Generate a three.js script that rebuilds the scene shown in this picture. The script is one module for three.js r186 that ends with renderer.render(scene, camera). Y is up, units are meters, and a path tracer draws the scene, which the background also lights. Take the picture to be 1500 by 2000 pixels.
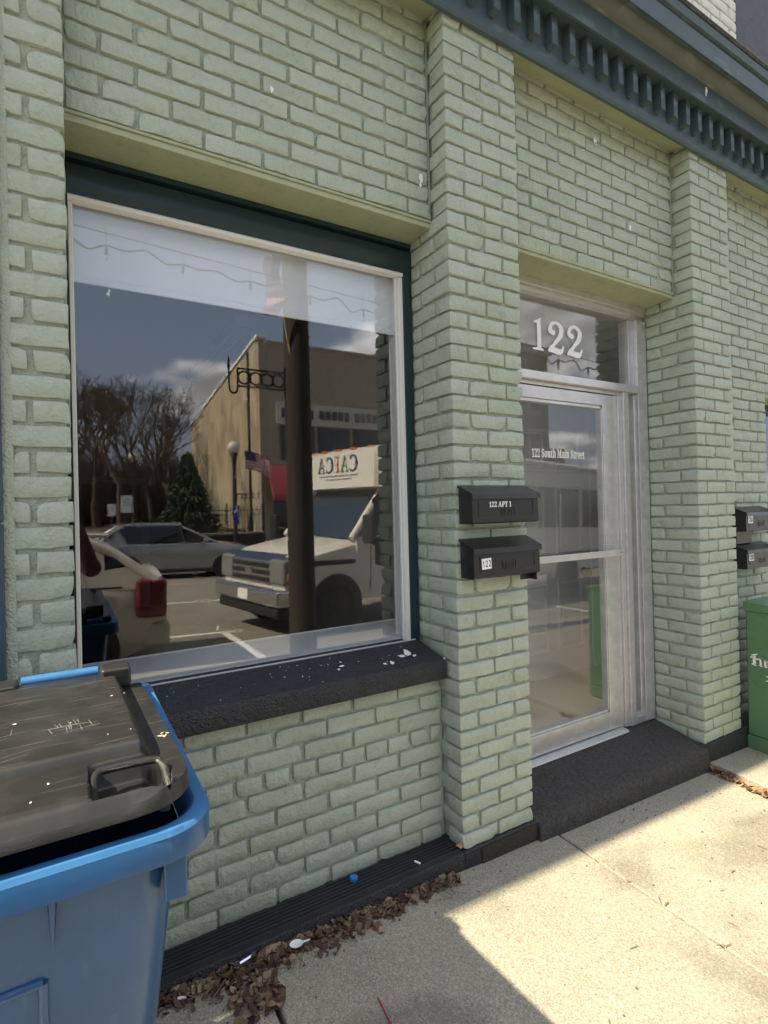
import * as THREE from 'three';
import { RoundedBoxGeometry } from 'three/addons/geometries/RoundedBoxGeometry.js';
import { mergeGeometries, mergeVertices, toCreasedNormals } from 'three/addons/utils/BufferGeometryUtils.js';
import { TextGeometry } from 'three/addons/geometries/TextGeometry.js';
import { MarchingCubes } from 'three/addons/objects/MarchingCubes.js';
import { FontLoader } from 'three/addons/loaders/FontLoader.js';

// ---------- camera, sky, sun, exposure ----------
const scene = new THREE.Scene();
const EYE = new THREE.Vector3(-1.3377, 1.3707, 1.7008), YAW = -0.5357, PITCH = 0.0042, ROLL = 0.0244, FOCAL = 1050, CENTRE_Y = 988.5;
const camera = new THREE.PerspectiveCamera(2 * Math.atan(1000 / FOCAL) * 180 / Math.PI, 0.75, 0.05, 900);
camera.position.copy(EYE);
camera.rotation.order = 'YXZ';
camera.rotation.set(PITCH, YAW, -ROLL);
camera.setViewOffset(1500, 2000, 0, 1000 - CENTRE_Y, 1500, 2000);
camera.updateMatrixWorld(true);

let seedState = 7;
function reseed(s) { seedState = s >>> 0; }
function rnd() { seedState = (seedState + 0x6D2B79F5) >>> 0; let t = seedState; t = Math.imul(t ^ (t >>> 15), t | 1); t ^= t + Math.imul(t ^ (t >>> 7), t | 61); return ((t ^ (t >>> 14)) >>> 0) / 4294967296; }
const rr = (a, b) => a + (b - a) * rnd();
function h2(x, y, s = 0) { let h = Math.imul(x | 0, 374761393) ^ Math.imul(y | 0, 668265263) ^ Math.imul((s | 0) + 11, 974634777); h = Math.imul(h ^ (h >>> 13), 1274126177); return ((h ^ (h >>> 16)) >>> 0) / 4294967296; }
const sm = (a, b, x) => { const t = Math.min(1, Math.max(0, (x - a) / (b - a))); return t * t * (3 - 2 * t); };
const lerp = (a, b, t) => a + (b - a) * t;
const clamp = (x, a, b) => Math.min(b, Math.max(a, x));
// value noise that repeats every `per` cells
function vn(x, y, per, s = 0) {
  const xi = Math.floor(x), yi = Math.floor(y), fx = x - xi, fy = y - yi, u = fx * fx * (3 - 2 * fx), v = fy * fy * (3 - 2 * fy), m = (a) => ((a % per) + per) % per;
  return lerp(lerp(h2(m(xi), m(yi), s), h2(m(xi + 1), m(yi), s), u), lerp(h2(m(xi), m(yi + 1), s), h2(m(xi + 1), m(yi + 1), s), u), v);
}
function fbm(x, y, per, oct = 4, s = 0) { let a = 0.5, t = 0, n = 0; for (let i = 0; i < oct; i++) { t += a * vn(x, y, per, s + i * 17); n += a; x *= 2; y *= 2; per *= 2; a *= 0.5; } return t / n; }
function n3(x, y, z, s = 0) { return (vn(x + z * 1.7, y - z * 0.6, 4096, s) + vn(y + 9.2 + x * 0.3, z + 3.1, 4096, s + 5)) / 2; }

const SUN_TO = new THREE.Vector3(0.944, -1, -0.0205);   // the way sunlight travels: along the wall, down, a touch towards it
function skyTexture() {
  const W = 1536, H = 768, data = new Float32Array(W * H * 4);
  const sun = SUN_TO.clone().negate().normalize();
  const c = [0.155, 0.225, 0.340], hz = [0.36, 0.40, 0.45];
  for (let j = 0; j < H; j++) for (let i = 0; i < W; i++) {
    const el = ((j + 0.5) / H - 0.5) * Math.PI, az = ((i + 0.5) / W - 0.5) * 2 * Math.PI;
    const dx = Math.cos(el) * Math.cos(az), dy = Math.sin(el), dz = Math.cos(el) * Math.sin(az), k = (j * W + i) * 4;
    if (dy < -0.02) { data[k] = 0.30; data[k + 1] = 0.30; data[k + 2] = 0.29; data[k + 3] = 1; continue; }
    const t = Math.pow(1 - Math.max(0, dy), 3.2), g = Math.max(0, dx * sun.x + dy * sun.y + dz * sun.z), halo = 0.22 * Math.pow(g, 10);
    let r = lerp(c[0], hz[0], t) + halo, gr = lerp(c[1], hz[1], t) + halo, b = lerp(c[2], hz[2], t) + halo * 0.95;
    // fair-weather cumulus on a flat layer, seen in perspective
    const q = 1 / (Math.max(0, dy) + 0.16), px = dx * q * 1.35 + 35.15, pz = dz * q * 1.35 + 41.41;
    const base = fbm(px, pz, 4096, 3, 3), fine = fbm(px * 3.1 + 7, pz * 3.1, 4096, 4, 41), edge = fbm(px * 9, pz * 9 + el * 14, 4096, 3, 91);
    let d = base * 0.72 + fine * 0.32 + edge * 0.10 - 0.565;
    d = sm(0.0, 0.13, d) * sm(0.0, 0.06, dy);
    const lit = 0.58 + 0.60 * sm(0.35, 0.75, fine) - 0.25 * sm(0.5, 0.8, base);
    r = lerp(r, 1.02 * lit, d); gr = lerp(gr, 1.0 * lit, d); b = lerp(b, 0.98 * lit, d);
    data[k] = r; data[k + 1] = gr; data[k + 2] = b; data[k + 3] = 1;
  }
  const tx = new THREE.DataTexture(data, W, H, THREE.RGBAFormat, THREE.FloatType);
  tx.mapping = THREE.EquirectangularReflectionMapping; tx.magFilter = THREE.LinearFilter; tx.minFilter = THREE.LinearFilter; tx.needsUpdate = true;
  return tx;
}
const sky = skyTexture();
scene.background = sky; scene.environment = sky;
scene.backgroundIntensity = 1.0; scene.environmentIntensity = 1.0;
const sun = new THREE.DirectionalLight(new THREE.Color(1.0, 0.87, 0.62), 4.7);
sun.position.copy(SUN_TO.clone().multiplyScalar(-20)); sun.target.position.set(0, 0, 0);
sun.castShadow = true; sun.shadow.radius = 1.2; sun.shadow.mapSize.set(4096, 4096);
Object.assign(sun.shadow.camera, { left: -40, right: 40, top: 40, bottom: -40, near: 0.5, far: 120 });
scene.add(sun, sun.target);
const renderer = new THREE.WebGLRenderer({ antialias: true });
renderer.toneMapping = THREE.LinearToneMapping;
renderer.toneMappingExposure = 2.72;
renderer.shadowMap.enabled = true;

// ---------- helpers ----------
const taken = new Map();
function numbered(name) { const n = taken.get(name) || 0; taken.set(name, n + 1); return n ? name + '_' + String(n).padStart(3, '0') : name; }
function thing(name, label, category, group, at) {
  const o = new THREE.Group(); o.name = numbered(name); o.userData = { label, category };
  if (group) o.userData.group = group;
  if (at) o.position.set(...at);
  scene.add(o); return o;
}
function part(name, geo, mat, parent) { const m = new THREE.Mesh(geo, mat); m.name = name; m.castShadow = m.receiveShadow = true; parent.add(m); return m; }
function solo(name, geo, mat, label, category, group) { const m = part(numbered(name), geo, mat, scene); m.userData = { label, category }; if (group) m.userData.group = group; return m; }
function structure(name, geo, mat) { const m = part(name, geo, mat, scene); m.userData = { kind: 'structure' }; return m; }
function lin(r, g, b) { return new THREE.Color().setRGB(r, g, b); }
function std(color, rough, extra = {}) { return new THREE.MeshStandardMaterial({ color: Array.isArray(color) ? lin(...color) : color, roughness: rough, ...extra }); }
function phys(color, rough, extra = {}) { return new THREE.MeshPhysicalMaterial({ color: Array.isArray(color) ? lin(...color) : color, roughness: rough, ...extra }); }
function tex(w, h, fn, { srgb = false, repeat = [1, 1] } = {}) {
  const d = new Uint8Array(w * h * 4), o = [0, 0, 0, 1];
  for (let y = 0; y < h; y++) for (let x = 0; x < w; x++) { fn(x / w, y / h, o, x, y); const k = (y * w + x) * 4; for (let c = 0; c < 3; c++) d[k + c] = clamp(o[c], 0, 1) * 255; d[k + 3] = 255; }
  const t = new THREE.DataTexture(d, w, h, THREE.RGBAFormat); t.wrapS = t.wrapT = THREE.RepeatWrapping; t.magFilter = THREE.LinearFilter; t.minFilter = THREE.LinearMipmapLinearFilter; t.generateMipmaps = true;
  if (srgb) t.colorSpace = THREE.SRGBColorSpace; t.repeat.set(...repeat); t.needsUpdate = true; return t;
}
function grey(o, v) { o[0] = o[1] = o[2] = v; }
// uv in metres by the way each face points
function muv(geo) {
  const g = geo.index ? geo.toNonIndexed() : geo, p = g.attributes.position, uv = new Float32Array(p.count * 2), a = new THREE.Vector3(), b = new THREE.Vector3(), c = new THREE.Vector3();
  for (let i = 0; i < p.count; i += 3) {
    a.fromBufferAttribute(p, i); b.fromBufferAttribute(p, i + 1); c.fromBufferAttribute(p, i + 2);
    const n = b.clone().sub(a).cross(c.clone().sub(a)), ax = Math.abs(n.x), ay = Math.abs(n.y), az = Math.abs(n.z);
    [a, b, c].forEach((v, k) => { const s = ay >= ax && ay >= az ? [v.x, v.z] : ax >= az ? [v.z, v.y] : [v.x, v.y]; uv[(i + k) * 2] = s[0]; uv[(i + k) * 2 + 1] = s[1]; });
  }
  g.setAttribute('uv', new THREE.BufferAttribute(uv, 2)); return g;
}
function bx(x0, x1, y0, y1, z0, z1, r = 0.002) { const w = x1 - x0, h = y1 - y0, d = z1 - z0, g = r > 0 ? new RoundedBoxGeometry(w, h, d, 1, Math.min(r, w * 0.45, h * 0.45, d * 0.45)) : new THREE.BoxGeometry(w, h, d); g.translate((x0 + x1) / 2, (y0 + y1) / 2, (z0 + z1) / 2); return muv(g); }
// a profile of [z, y] points pushed along x
function alongX(pts, x0, x1, seg = 1) {
  const g = new THREE.ExtrudeGeometry(new THREE.Shape(pts.map(([z, y]) => new THREE.Vector2(z, y))), { depth: x1 - x0, bevelEnabled: false, steps: seg });
  const p = g.attributes.position; for (let i = 0; i < p.count; i++) p.setXYZ(i, x1 - p.getZ(i), p.getY(i), p.getX(i));
  g.deleteAttribute('normal'); g.deleteAttribute('uv'); return muv(toCreasedNormals(g, 0.6));
}
function merged(list) { const l = list.map((g) => { const k = g.index ? g.toNonIndexed() : g.clone(); for (const n of Object.keys(k.attributes)) if (!['position', 'normal', 'uv'].includes(n)) k.deleteAttribute(n); if (!k.attributes.normal) k.computeVertexNormals(); if (!k.attributes.uv) muv(k); return k; }); return mergeGeometries(l, false); }
function tube(pts, r, seg = 6, n) { const c = new THREE.CatmullRomCurve3(pts.map((p) => new THREE.Vector3(...p)), false, 'catmullrom', 0.3); return new THREE.TubeGeometry(c, n || Math.max(2, (pts.length - 1) * 6), r, seg, false); }
function rod(a, b, r, seg = 8, r2 = r) { const A = new THREE.Vector3(...a), B = new THREE.Vector3(...b), g = new THREE.CylinderGeometry(r2, r, A.distanceTo(B), seg); g.applyQuaternion(new THREE.Quaternion().setFromUnitVectors(new THREE.Vector3(0, 1, 0), B.clone().sub(A).normalize())); g.translate((A.x + B.x) / 2, (A.y + B.y) / 2, (A.z + B.z) / 2); return g; }
function lathe(pts, seg = 20) { return new THREE.LatheGeometry(pts.map(([r, y]) => new THREE.Vector2(r, y)), seg); }
// rings of points (closed loops of equal length) skinned into one surface
function loft(rings, capA = true, capB = true, crease = 0.7) {
  const n = rings[0].length, pos = [], idx = [];
  rings.forEach((r) => r.forEach((p) => pos.push(...p)));
  for (let i = 0; i < rings.length - 1; i++) for (let k = 0; k < n; k++) { const a = i * n + k, b = i * n + (k + 1) % n; idx.push(a, b, a + n, b, b + n, a + n); }
  const cap = (i, flip) => { const c = pos.length / 3, m = rings[i].reduce((s, p) => [s[0] + p[0] / n, s[1] + p[1] / n, s[2] + p[2] / n], [0, 0, 0]); pos.push(...m); for (let k = 0; k < n; k++) { const a = i * n + k, b = i * n + (k + 1) % n; flip ? idx.push(b, a, c) : idx.push(a, b, c); } };
  if (capA) cap(0, true); if (capB) cap(rings.length - 1, false);
  const g = new THREE.BufferGeometry(); g.setAttribute('position', new THREE.Float32BufferAttribute(pos, 3)); g.setIndex(idx);
  return muv(toCreasedNormals(g, crease));
}
const font = await new FontLoader().loadAsync('fonts/droid/droid_serif_bold.typeface.json');
const fontSans = await new FontLoader().loadAsync('fonts/droid/droid_sans_bold.typeface.json');
function text(s, size, f = font, depth = 0.0012, wide) { const g = new TextGeometry(s, { font: f, size, depth, curveSegments: 4, bevelEnabled: false }); g.computeBoundingBox(); const b = g.boundingBox; g.translate(-b.min.x, 0, 0); if (wide) g.scale(wide / (b.max.x - b.min.x), 1, 1); return g; }

// ---------- surfaces ----------
const paintMap = tex(512, 512, (u, v, o) => {
  const a = fbm(u * 6, v * 6, 6, 4, 1), b = fbm(u * 40, v * 40, 40, 3, 9), c = vn(u * 120, v * 120, 120, 33);
  let k = 0.90 + 0.14 * (a - 0.5) + 0.10 * (b - 0.5); const grime = sm(0.62, 0.74, fbm(u * 14, v * 14, 14, 4, 60));
  k *= 1 - 0.10 * grime; if (c > 0.965) k *= 0.80;
  o[0] = k * (1 - 0.01 * grime); o[1] = k; o[2] = k * (1 - 0.05 * grime);
}, { srgb: false, repeat: [2.2, 2.2] });
const paintBump = tex(512, 512, (u, v, o) => grey(o, 0.45 * fbm(u * 22, v * 22, 22, 4, 5) + 0.35 * fbm(u * 70, v * 70, 70, 2, 15) + 0.2 * Math.pow(vn(u * 45 + 3, v * 12, 60, 25), 2)), { repeat: [2.2, 2.2] });
const roughBump = tex(512, 512, (u, v, o) => grey(o, 0.5 * fbm(u * 30, v * 30, 30, 4, 55) + 0.5 * fbm(u * 90, v * 90, 90, 2, 35)), { repeat: [2.5, 2.5] });
const flatBump = tex(256, 256, (u, v, o) => grey(o, fbm(u * 8, v * 8, 8, 4, 75)), { repeat: [2, 2] });
const GREENS = [[0.430, 0.488, 0.394], [0.416, 0.474, 0.380], [0.443, 0.496, 0.408], [0.402, 0.462, 0.366]];
const M = {};
M.brick = GREENS.map((c) => std(c, 0.62, { map: paintMap, bumpMap: paintBump, bumpScale: 0.0055 }));
M.mortar = std([0.400, 0.450, 0.358], 0.85, { map: paintMap, bumpMap: roughBump, bumpScale: 0.006 });
M.soffit = std([0.400, 0.432, 0.285], 0.7, { map: paintMap, bumpMap: flatBump, bumpScale: 0.003 });
M.caulk = std([0.50, 0.55, 0.42], 0.7);
const stoneMap = tex(512, 512, (u, v, o) => { const n = fbm(u * 10, v * 10, 10, 5, 3), s = vn(u * 150, v * 150, 150, 8), f = sm(0.70, 0.78, fbm(u * 26, v * 60, 60, 4, 81)); let k = 0.62 + 0.6 * n; if (s > 0.94) k += 0.5; o[0] = k + f * 0.9; o[1] = k + f * 0.9; o[2] = k * 1.03 + f * 0.9; o[0] *= 0.5; o[1] *= 0.5; o[2] *= 0.5; }, { repeat: [2.5, 2.5] });
M.blackStone = std([0.050, 0.052, 0.064], 0.6, { map: stoneMap, bumpMap: roughBump, bumpScale: 0.012 });
M.blackBase = std([0.044, 0.045, 0.054], 0.62, { map: stoneMap, bumpMap: roughBump, bumpScale: 0.008 });
M.ribbed = std([0.036, 0.037, 0.044], 0.65, { map: stoneMap });
const matMap = tex(512, 512, (u, v, o) => { const s = vn(u * 128, v * 128, 128, 4), t = vn(u * 64, v * 64, 64, 14), k = 0.35 + 0.5 * s * s + 0.35 * t; o[0] = k; o[1] = k * 0.97; o[2] = k * 0.96; }, { repeat: [1.6, 1.6] });
M.stepMat = std([0.072, 0.067, 0.065], 0.95, { map: matMap, bumpMap: matMap, bumpScale: 0.006 });
const aggCols = [[0.46, 0.44, 0.40], [0.36, 0.345, 0.31], [0.58, 0.56, 0.52], [0.28, 0.265, 0.24], [0.47, 0.42, 0.34], [0.70, 0.69, 0.66], [0.20, 0.185, 0.165]];
function cell(u, v, n, s) { const x = u * n, y = v * n, xi = Math.floor(x), yi = Math.floor(y); let b = 9, b2 = 9, id = 0; for (let j = -1; j < 2; j++) for (let i = -1; i < 2; i++) { const cx = ((xi + i) % n + n) % n, cy = ((yi + j) % n + n) % n, px = xi + i + h2(cx, cy, s), py = yi + j + h2(cx, cy, s + 1), d = (px - x) ** 2 + (py - y) ** 2; if (d < b) { b2 = b; b = d; id = h2(cx, cy, s + 2); } else if (d < b2) b2 = d; } return [id, Math.sqrt(b2) - Math.sqrt(b)]; }
const concreteMap = tex(1536, 1536, (u, v, o) => {
  const [id, e] = cell(u, v, 420, 5), c = aggCols[Math.min(6, Math.floor(id * 7.99) % 7)], big = fbm(u * 7, v * 7, 7, 5, 21), stain = sm(0.56, 0.72, fbm(u * 4, v * 4, 4, 5, 71)), k = sm(0.02, 0.22, e);
  const m = 0.36 + 0.12 * (big - 0.5);
  for (let i = 0; i < 3; i++) o[i] = lerp(m * [1.03, 1, 0.92][i], c[i] * (0.9 + 0.25 * big), k * 0.5) * (1 - 0.30 * stain) * (1 - 0.45 * sm(0.93, 0.97, vn(u * 230, v * 230, 230, 99)));
}, { repeat: [0.5, 0.5] });
const concreteBump = tex(1024, 1024, (u, v, o) => { const [id, e] = cell(u, v, 420, 5); grey(o, 0.3 * id * sm(0.02, 0.25, e) + 0.25 * sm(0.0, 0.2, e) + 0.4 * fbm(u * 30, v * 30, 30, 4, 45)); }, { repeat: [0.5, 0.5] });
M.concrete = std([0.79, 0.75, 0.655], 0.9, { map: concreteMap, bumpMap: concreteBump, bumpScale: 0.004 });
const asphaltMap = tex(512, 512, (u, v, o) => { const s = vn(u * 180, v * 180, 180, 2), b = fbm(u * 5, v * 5, 5, 4, 12), k = 0.5 + 0.5 * s + 0.4 * (b - 0.5); o[0] = k; o[1] = k * 0.98; o[2] = k * 0.94; }, { repeat: [0.35, 0.35] });
M.asphalt = std([0.30, 0.285, 0.255], 0.92, { map: asphaltMap });
M.roadPaint = std([0.72, 0.71, 0.68], 0.8);
const woodGrain = tex(256, 512, (u, v, o) => { const g = fbm(u * 18, v * 3, 18, 4, 6), k = 0.75 + 0.4 * (g - 0.5) + 0.12 * (vn(u * 60, v * 8, 60, 7) - 0.5); grey(o, k); }, { repeat: [1, 1] });
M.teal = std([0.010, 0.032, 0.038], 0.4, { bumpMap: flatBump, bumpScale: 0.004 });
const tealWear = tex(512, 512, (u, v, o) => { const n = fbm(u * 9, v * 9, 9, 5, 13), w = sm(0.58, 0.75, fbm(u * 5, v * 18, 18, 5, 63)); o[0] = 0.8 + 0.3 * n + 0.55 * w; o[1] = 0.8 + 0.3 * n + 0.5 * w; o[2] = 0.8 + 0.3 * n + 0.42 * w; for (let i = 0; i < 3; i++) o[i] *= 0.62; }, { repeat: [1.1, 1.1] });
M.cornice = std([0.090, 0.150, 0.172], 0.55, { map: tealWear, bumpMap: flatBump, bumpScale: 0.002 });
M.corniceMould = std([0.17, 0.19, 0.165], 0.6, { map: tealWear });
M.white = std([0.72, 0.71, 0.68], 0.55, { bumpMap: flatBump, bumpScale: 0.002 });
M.stool = std([0.74, 0.78, 0.81], 0.5);
M.shade = std([0.70, 0.74, 0.80], 0.85);
M.pane = phys([1, 1, 1], 0.01, { transmission: 1, thickness: 0, ior: 1.86, bumpMap: flatBump, bumpScale: 0.00008 });
M.panes = phys([1, 1, 1], 0.01, { transmission: 1, thickness: 0, ior: 1.5, bumpMap: flatBump, bumpScale: 0.00008 });
const alMap = tex(256, 256, (u, v, o) => { const k = 0.86 + 0.10 * (fbm(u * 3, v * 60, 60, 3, 4) - 0.5) + 0.22 * (fbm(u * 8, v * 8, 8, 4, 24) - 0.5); o[0] = k; o[1] = k; o[2] = k * 1.01; }, { repeat: [3, 3] });
M.aluminium = std([0.74, 0.73, 0.735], 0.36, { metalness: 0.65, map: alMap, bumpMap: flatBump, bumpScale: 0.001 });
M.blackMetal = phys([0.014, 0.014, 0.018], 0.34, { clearcoat: 0.35, clearcoatRoughness: 0.3, bumpMap: flatBump, bumpScale: 0.0012 });
M.letterWhite = std([0.90, 0.90, 0.89], 0.6);
M.letterBlack = std([0.02, 0.02, 0.02], 0.6);
M.darkHole = std([0.10, 0.10, 0.10], 0.5);
M.grey = std([0.74, 0.745, 0.73], 0.6);
M.room = std([0.26, 0.235, 0.205], 0.9);
M.roomFloor = std([0.11, 0.075, 0.05], 0.5);
M.ceiling = std([0.40, 0.39, 0.38], 0.9);
M.iron = std([0.022, 0.021, 0.020], 0.5);
M.dropping = std([0.80, 0.80, 0.77], 0.8);

// the pavement falls along the street and towards the kerb
const KERB = 3.3;
const fall = (x) => -0.037 * clamp(x, -26, 34);
function gy(x, z) { return z <= KERB ? -0.07 + fall(x) - 0.03 * clamp(z, 0, KERB) : -0.07 + fall(x) - 0.099 - 0.13 - 0.02 * clamp(z - KERB, 0, 13); }

// ---------- ground ----------
function sheet(x0, x1, z0, z1, nx, nz, hgt) {
  const pos = [], idx = [], uv = [];
  for (let j = 0; j <= nz; j++) for (let i = 0; i <= nx; i++) { const x = lerp(x0, x1, i / nx), z = lerp(z0, z1, j / nz); pos.push(x, hgt(x, z), z); uv.push(x, z); }
  for (let j = 0; j < nz; j++) for (let i = 0; i < nx; i++) { const a = j * (nx + 1) + i; idx.push(a, a + nx + 1, a + 1, a + 1, a + nx + 1, a + nx + 2); }
  const g = new THREE.BufferGeometry(); g.setAttribute('position', new THREE.Float32BufferAttribute(pos, 3)); g.setAttribute('uv', new THREE.Float32BufferAttribute(uv, 2)); g.setIndex(idx); g.computeVertexNormals(); return g;
}
M.earth = std([0.075, 0.062, 0.044], 0.95, { map: asphaltMap });
structure('terrain', sheet(-260, 300, -120, 420, 56, 54, (x, z) => gy(x, 20) - 0.35 + (z > 40 ? (z - 40) * 0.02 : 0)), M.earth);
structure('road', sheet(-60, 70, KERB + 0.16, 16.9, 65, 6, (x, z) => gy(x, z)), M.asphalt);
{
  const walk = new THREE.Group(); walk.name = 'sidewalk'; walk.userData = { kind: 'structure' }; scene.add(walk);
  const xs = [-9, -7.6, -6.25, -4.9, -3.55, -2.2, -0.845, 0.515, 1.752, 3.12, 4.5, 5.9, 7.3, 8.7, 10.1, 11.5, 13], zs = [-0.03, 1.42, 2.72, 3.13];
  reseed(91);
  for (let i = 0; i < xs.length - 1; i++) for (let j = 0; j < zs.length - 1; j++) {
    const w = xs[i + 1] - xs[i] - 0.013, d = zs[j + 1] - zs[j] - 0.011, cx = (xs[i] + xs[i + 1]) / 2, cz = (zs[j] + zs[j + 1]) / 2, up = (i === 8 && j === 0 ? 0.032 : 0) + rr(-0.002, 0.002);
    const g = new RoundedBoxGeometry(w, 0.1, d, 2, 0.008); g.translate(cx, -0.05, cz); const p = g.attributes.position;
    for (let k = 0; k < p.count; k++) p.setY(k, p.getY(k) + gy(p.getX(k), p.getZ(k)) + up);
    part('slab', muv(g), M.concrete, walk);
  }
  part('joint_bed', sheet(-9, 13, -0.4, 3.14, 22, 3, (x, z) => gy(x, z) - 0.016), M.earth, walk);
  const kerb = new THREE.Group(); kerb.name = 'kerb'; kerb.userData = { kind: 'structure' }; scene.add(kerb);
  for (let i = 0; i < 12; i++) { const g = new RoundedBoxGeometry(1.99, 0.3, 0.16, 2, 0.02); g.translate(-10 + i * 2, -0.15, 3.225); const p = g.attributes.position; for (let k = 0; k < p.count; k++) p.setY(k, p.getY(k) + gy(p.getX(k), 3.2)); part('kerb_stone', muv(g), M.concrete, kerb); }
  const far = structure('sidewalk_across', sheet(-60, 70, 17.05, 19.2, 65, 2, (x, z) => gy(x, 16.9) + 0.13), M.concrete);
  const fk = structure('kerb_across', sheet(-60, 70, 16.9, 17.05, 65, 1, (x, z) => gy(x, 16.9) + (z > 16.95 ? 0.13 : 0)), M.concrete);
}
// painted parking lines
function roadStripe(x0, x1, z0, z1) { return sheet(x0, x1, z0, z1, 4, 4, (x, z) => gy(x, z) + 0.005); }
{
  const lines = [[-0.35, 0.9, 5.55, 5.66], [0.55, 0.66, KERB + 0.3, 5.6], [-1.4, 5.2, 13.0, 13.1], [-1.2, 1.0, 14.1, 14.2], [-6, -4.9, 5.5, 5.6], [6.6, 6.72, KERB + 0.3, 5.6], [0.3, 2.6, 9.1, 9.22], [5.2, 7.6, 9.1, 9.22], [-4.6, -2.2, 9.1, 9.22]];
  for (const l of lines) { const m = part(numbered('road_marking'), roadStripe(...l), M.roadPaint, scene); m.userData = { kind: 'structure' }; }
}

// ---------- brickwork ----------
const CO = 0.0677, BH = 0.0565, JT = 0.0115;
const brickCache = new Map();
function brickGeo(w, h, d, variant) {
  const key = [w.toFixed(3), h.toFixed(3), d.toFixed(3), variant].join();
  if (brickCache.has(key)) return brickCache.get(key);
  const s = 100 + variant * 31 + Math.round(w * 1000), nx = w > 0.14 ? 12 : w > 0.06 ? 7 : 4, ny = 4, nz = 3;
  const g0 = new THREE.BoxGeometry(1, 1, 1, nx, ny, nz); g0.deleteAttribute('uv'); g0.deleteAttribute('normal');
  const g = mergeVertices(g0, 1e-4), p = g.attributes.position, hw = w / 2, hh = h / 2, hd = d / 2;
  const place = (t, n, half, r) => { const k = Math.round((t + 0.5) * n); if (k === 0) return -half; if (k === n) return half; return lerp(-half + r, half - r, (k - 1) / Math.max(1, n - 2)); };
  const chip = [0, 1, 2, 3].map((k) => (h2(variant, k, s) > 0.80 ? 0.006 + 0.010 * h2(variant, k, s + 1) : 0));
  for (let i = 0; i < p.count; i++) {
    let x = place(p.getX(i), nx, hw, 0.005), y = place(p.getY(i), ny, hh, 0.0045), z = place(p.getZ(i), nz, hd, 0.005);
    const cornerK = (x > 0 ? 1 : 0) + (y > 0 ? 2 : 0), r = 0.0022 + 0.0028 * n3(x * 40, y * 40, 1.3, s);
    const ix = clamp(x, -hw + r, hw - r), iy = clamp(y, -hh + r, hh - r), iz = clamp(z, -hd + r, hd - r);
    let vx = x - ix, vy = y - iy, vz = z - iz; const l = Math.hypot(vx, vy, vz);
    if (l > 1e-6) { const f = r / l; x = ix + vx * f; y = iy + vy * f; z = iz + vz * f; }
    const fr = sm(-0.5, 0.5, (z + hd) / d * 2 - 1);
    // uneven arrises, a hand-struck face, now and then a broken corner
    if (Math.abs(y) > hh * 0.6) y += (n3(x * 65, y * 9, 4.1, s + 3) - 0.55) * (y < 0 ? 0.0085 : 0.006) * fr;
    if (Math.abs(x) > hw - 0.012) x += (n3(y * 70, x * 9, 2.2, s + 4) - 0.5) * 0.006 * fr;
    if (z > hd * 0.4) z += (n3(x * 26, y * 40, 0.4, s + 7) - 0.5) * 0.0068;
    const dc = Math.hypot(hw - Math.abs(x), (hh - Math.abs(y)) * 1.3), c = chip[cornerK];
    if (c && dc < c * 1.6 && z > 0) { const q = 1 - dc / (c * 1.6); x -= Math.sign(x) * c * 0.5 * q; y -= Math.sign(y) * c * 0.35 * q; z -= c * 0.45 * q; }
    p.setXYZ(i, x, y, z - hd);
  }
  // the back lies in the wall: drop it
  const keep = []; const ia = g.index.array;
  for (let i = 0; i < ia.length; i += 3) if (!([0, 1, 2].every((k) => p.getZ(ia[i + k]) < -d + 0.004))) keep.push(ia[i], ia[i + 1], ia[i + 2]);
  g.setIndex(keep); g.computeVertexNormals();
  const uv = new Float32Array(p.count * 2), ou = h2(variant, 3, s) * 3, ov = h2(variant, 4, s) * 3;
  for (let i = 0; i < p.count; i++) { uv[i * 2] = p.getX(i) - p.getZ(i) + ou; uv[i * 2 + 1] = p.getY(i) + ov; }
  g.setAttribute('uv', new THREE.BufferAttribute(uv, 2));
  const cg = toCreasedNormals(g, 0.55); brickCache.set(key, cg); return cg;
}
const VARIANTS = 7;
// x0..x1 and y0..y1 of the face, zf the face, d its depth into the wall
function brick(parent, x0, x1, y0, y1, zf, d) {
  const w = x1 - x0, h = y1 - y0; if (w < 0.012) return;
  const m = part('brick', brickGeo(Math.round(w * 200) / 200, h, d, Math.floor(rnd() * VARIANTS)), M.brick[Math.floor(rnd() * 4)], parent);
  m.position.set((x0 + x1) / 2, (y0 + y1) / 2 + rr(-0.0012, 0.0012), zf + rr(-0.0022, 0.0018)); m.rotation.z = rr(-0.009, 0.009); m.rotation.y = rr(-0.014, 0.014); m.rotation.x = rr(-0.016, 0.016);
}
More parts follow.
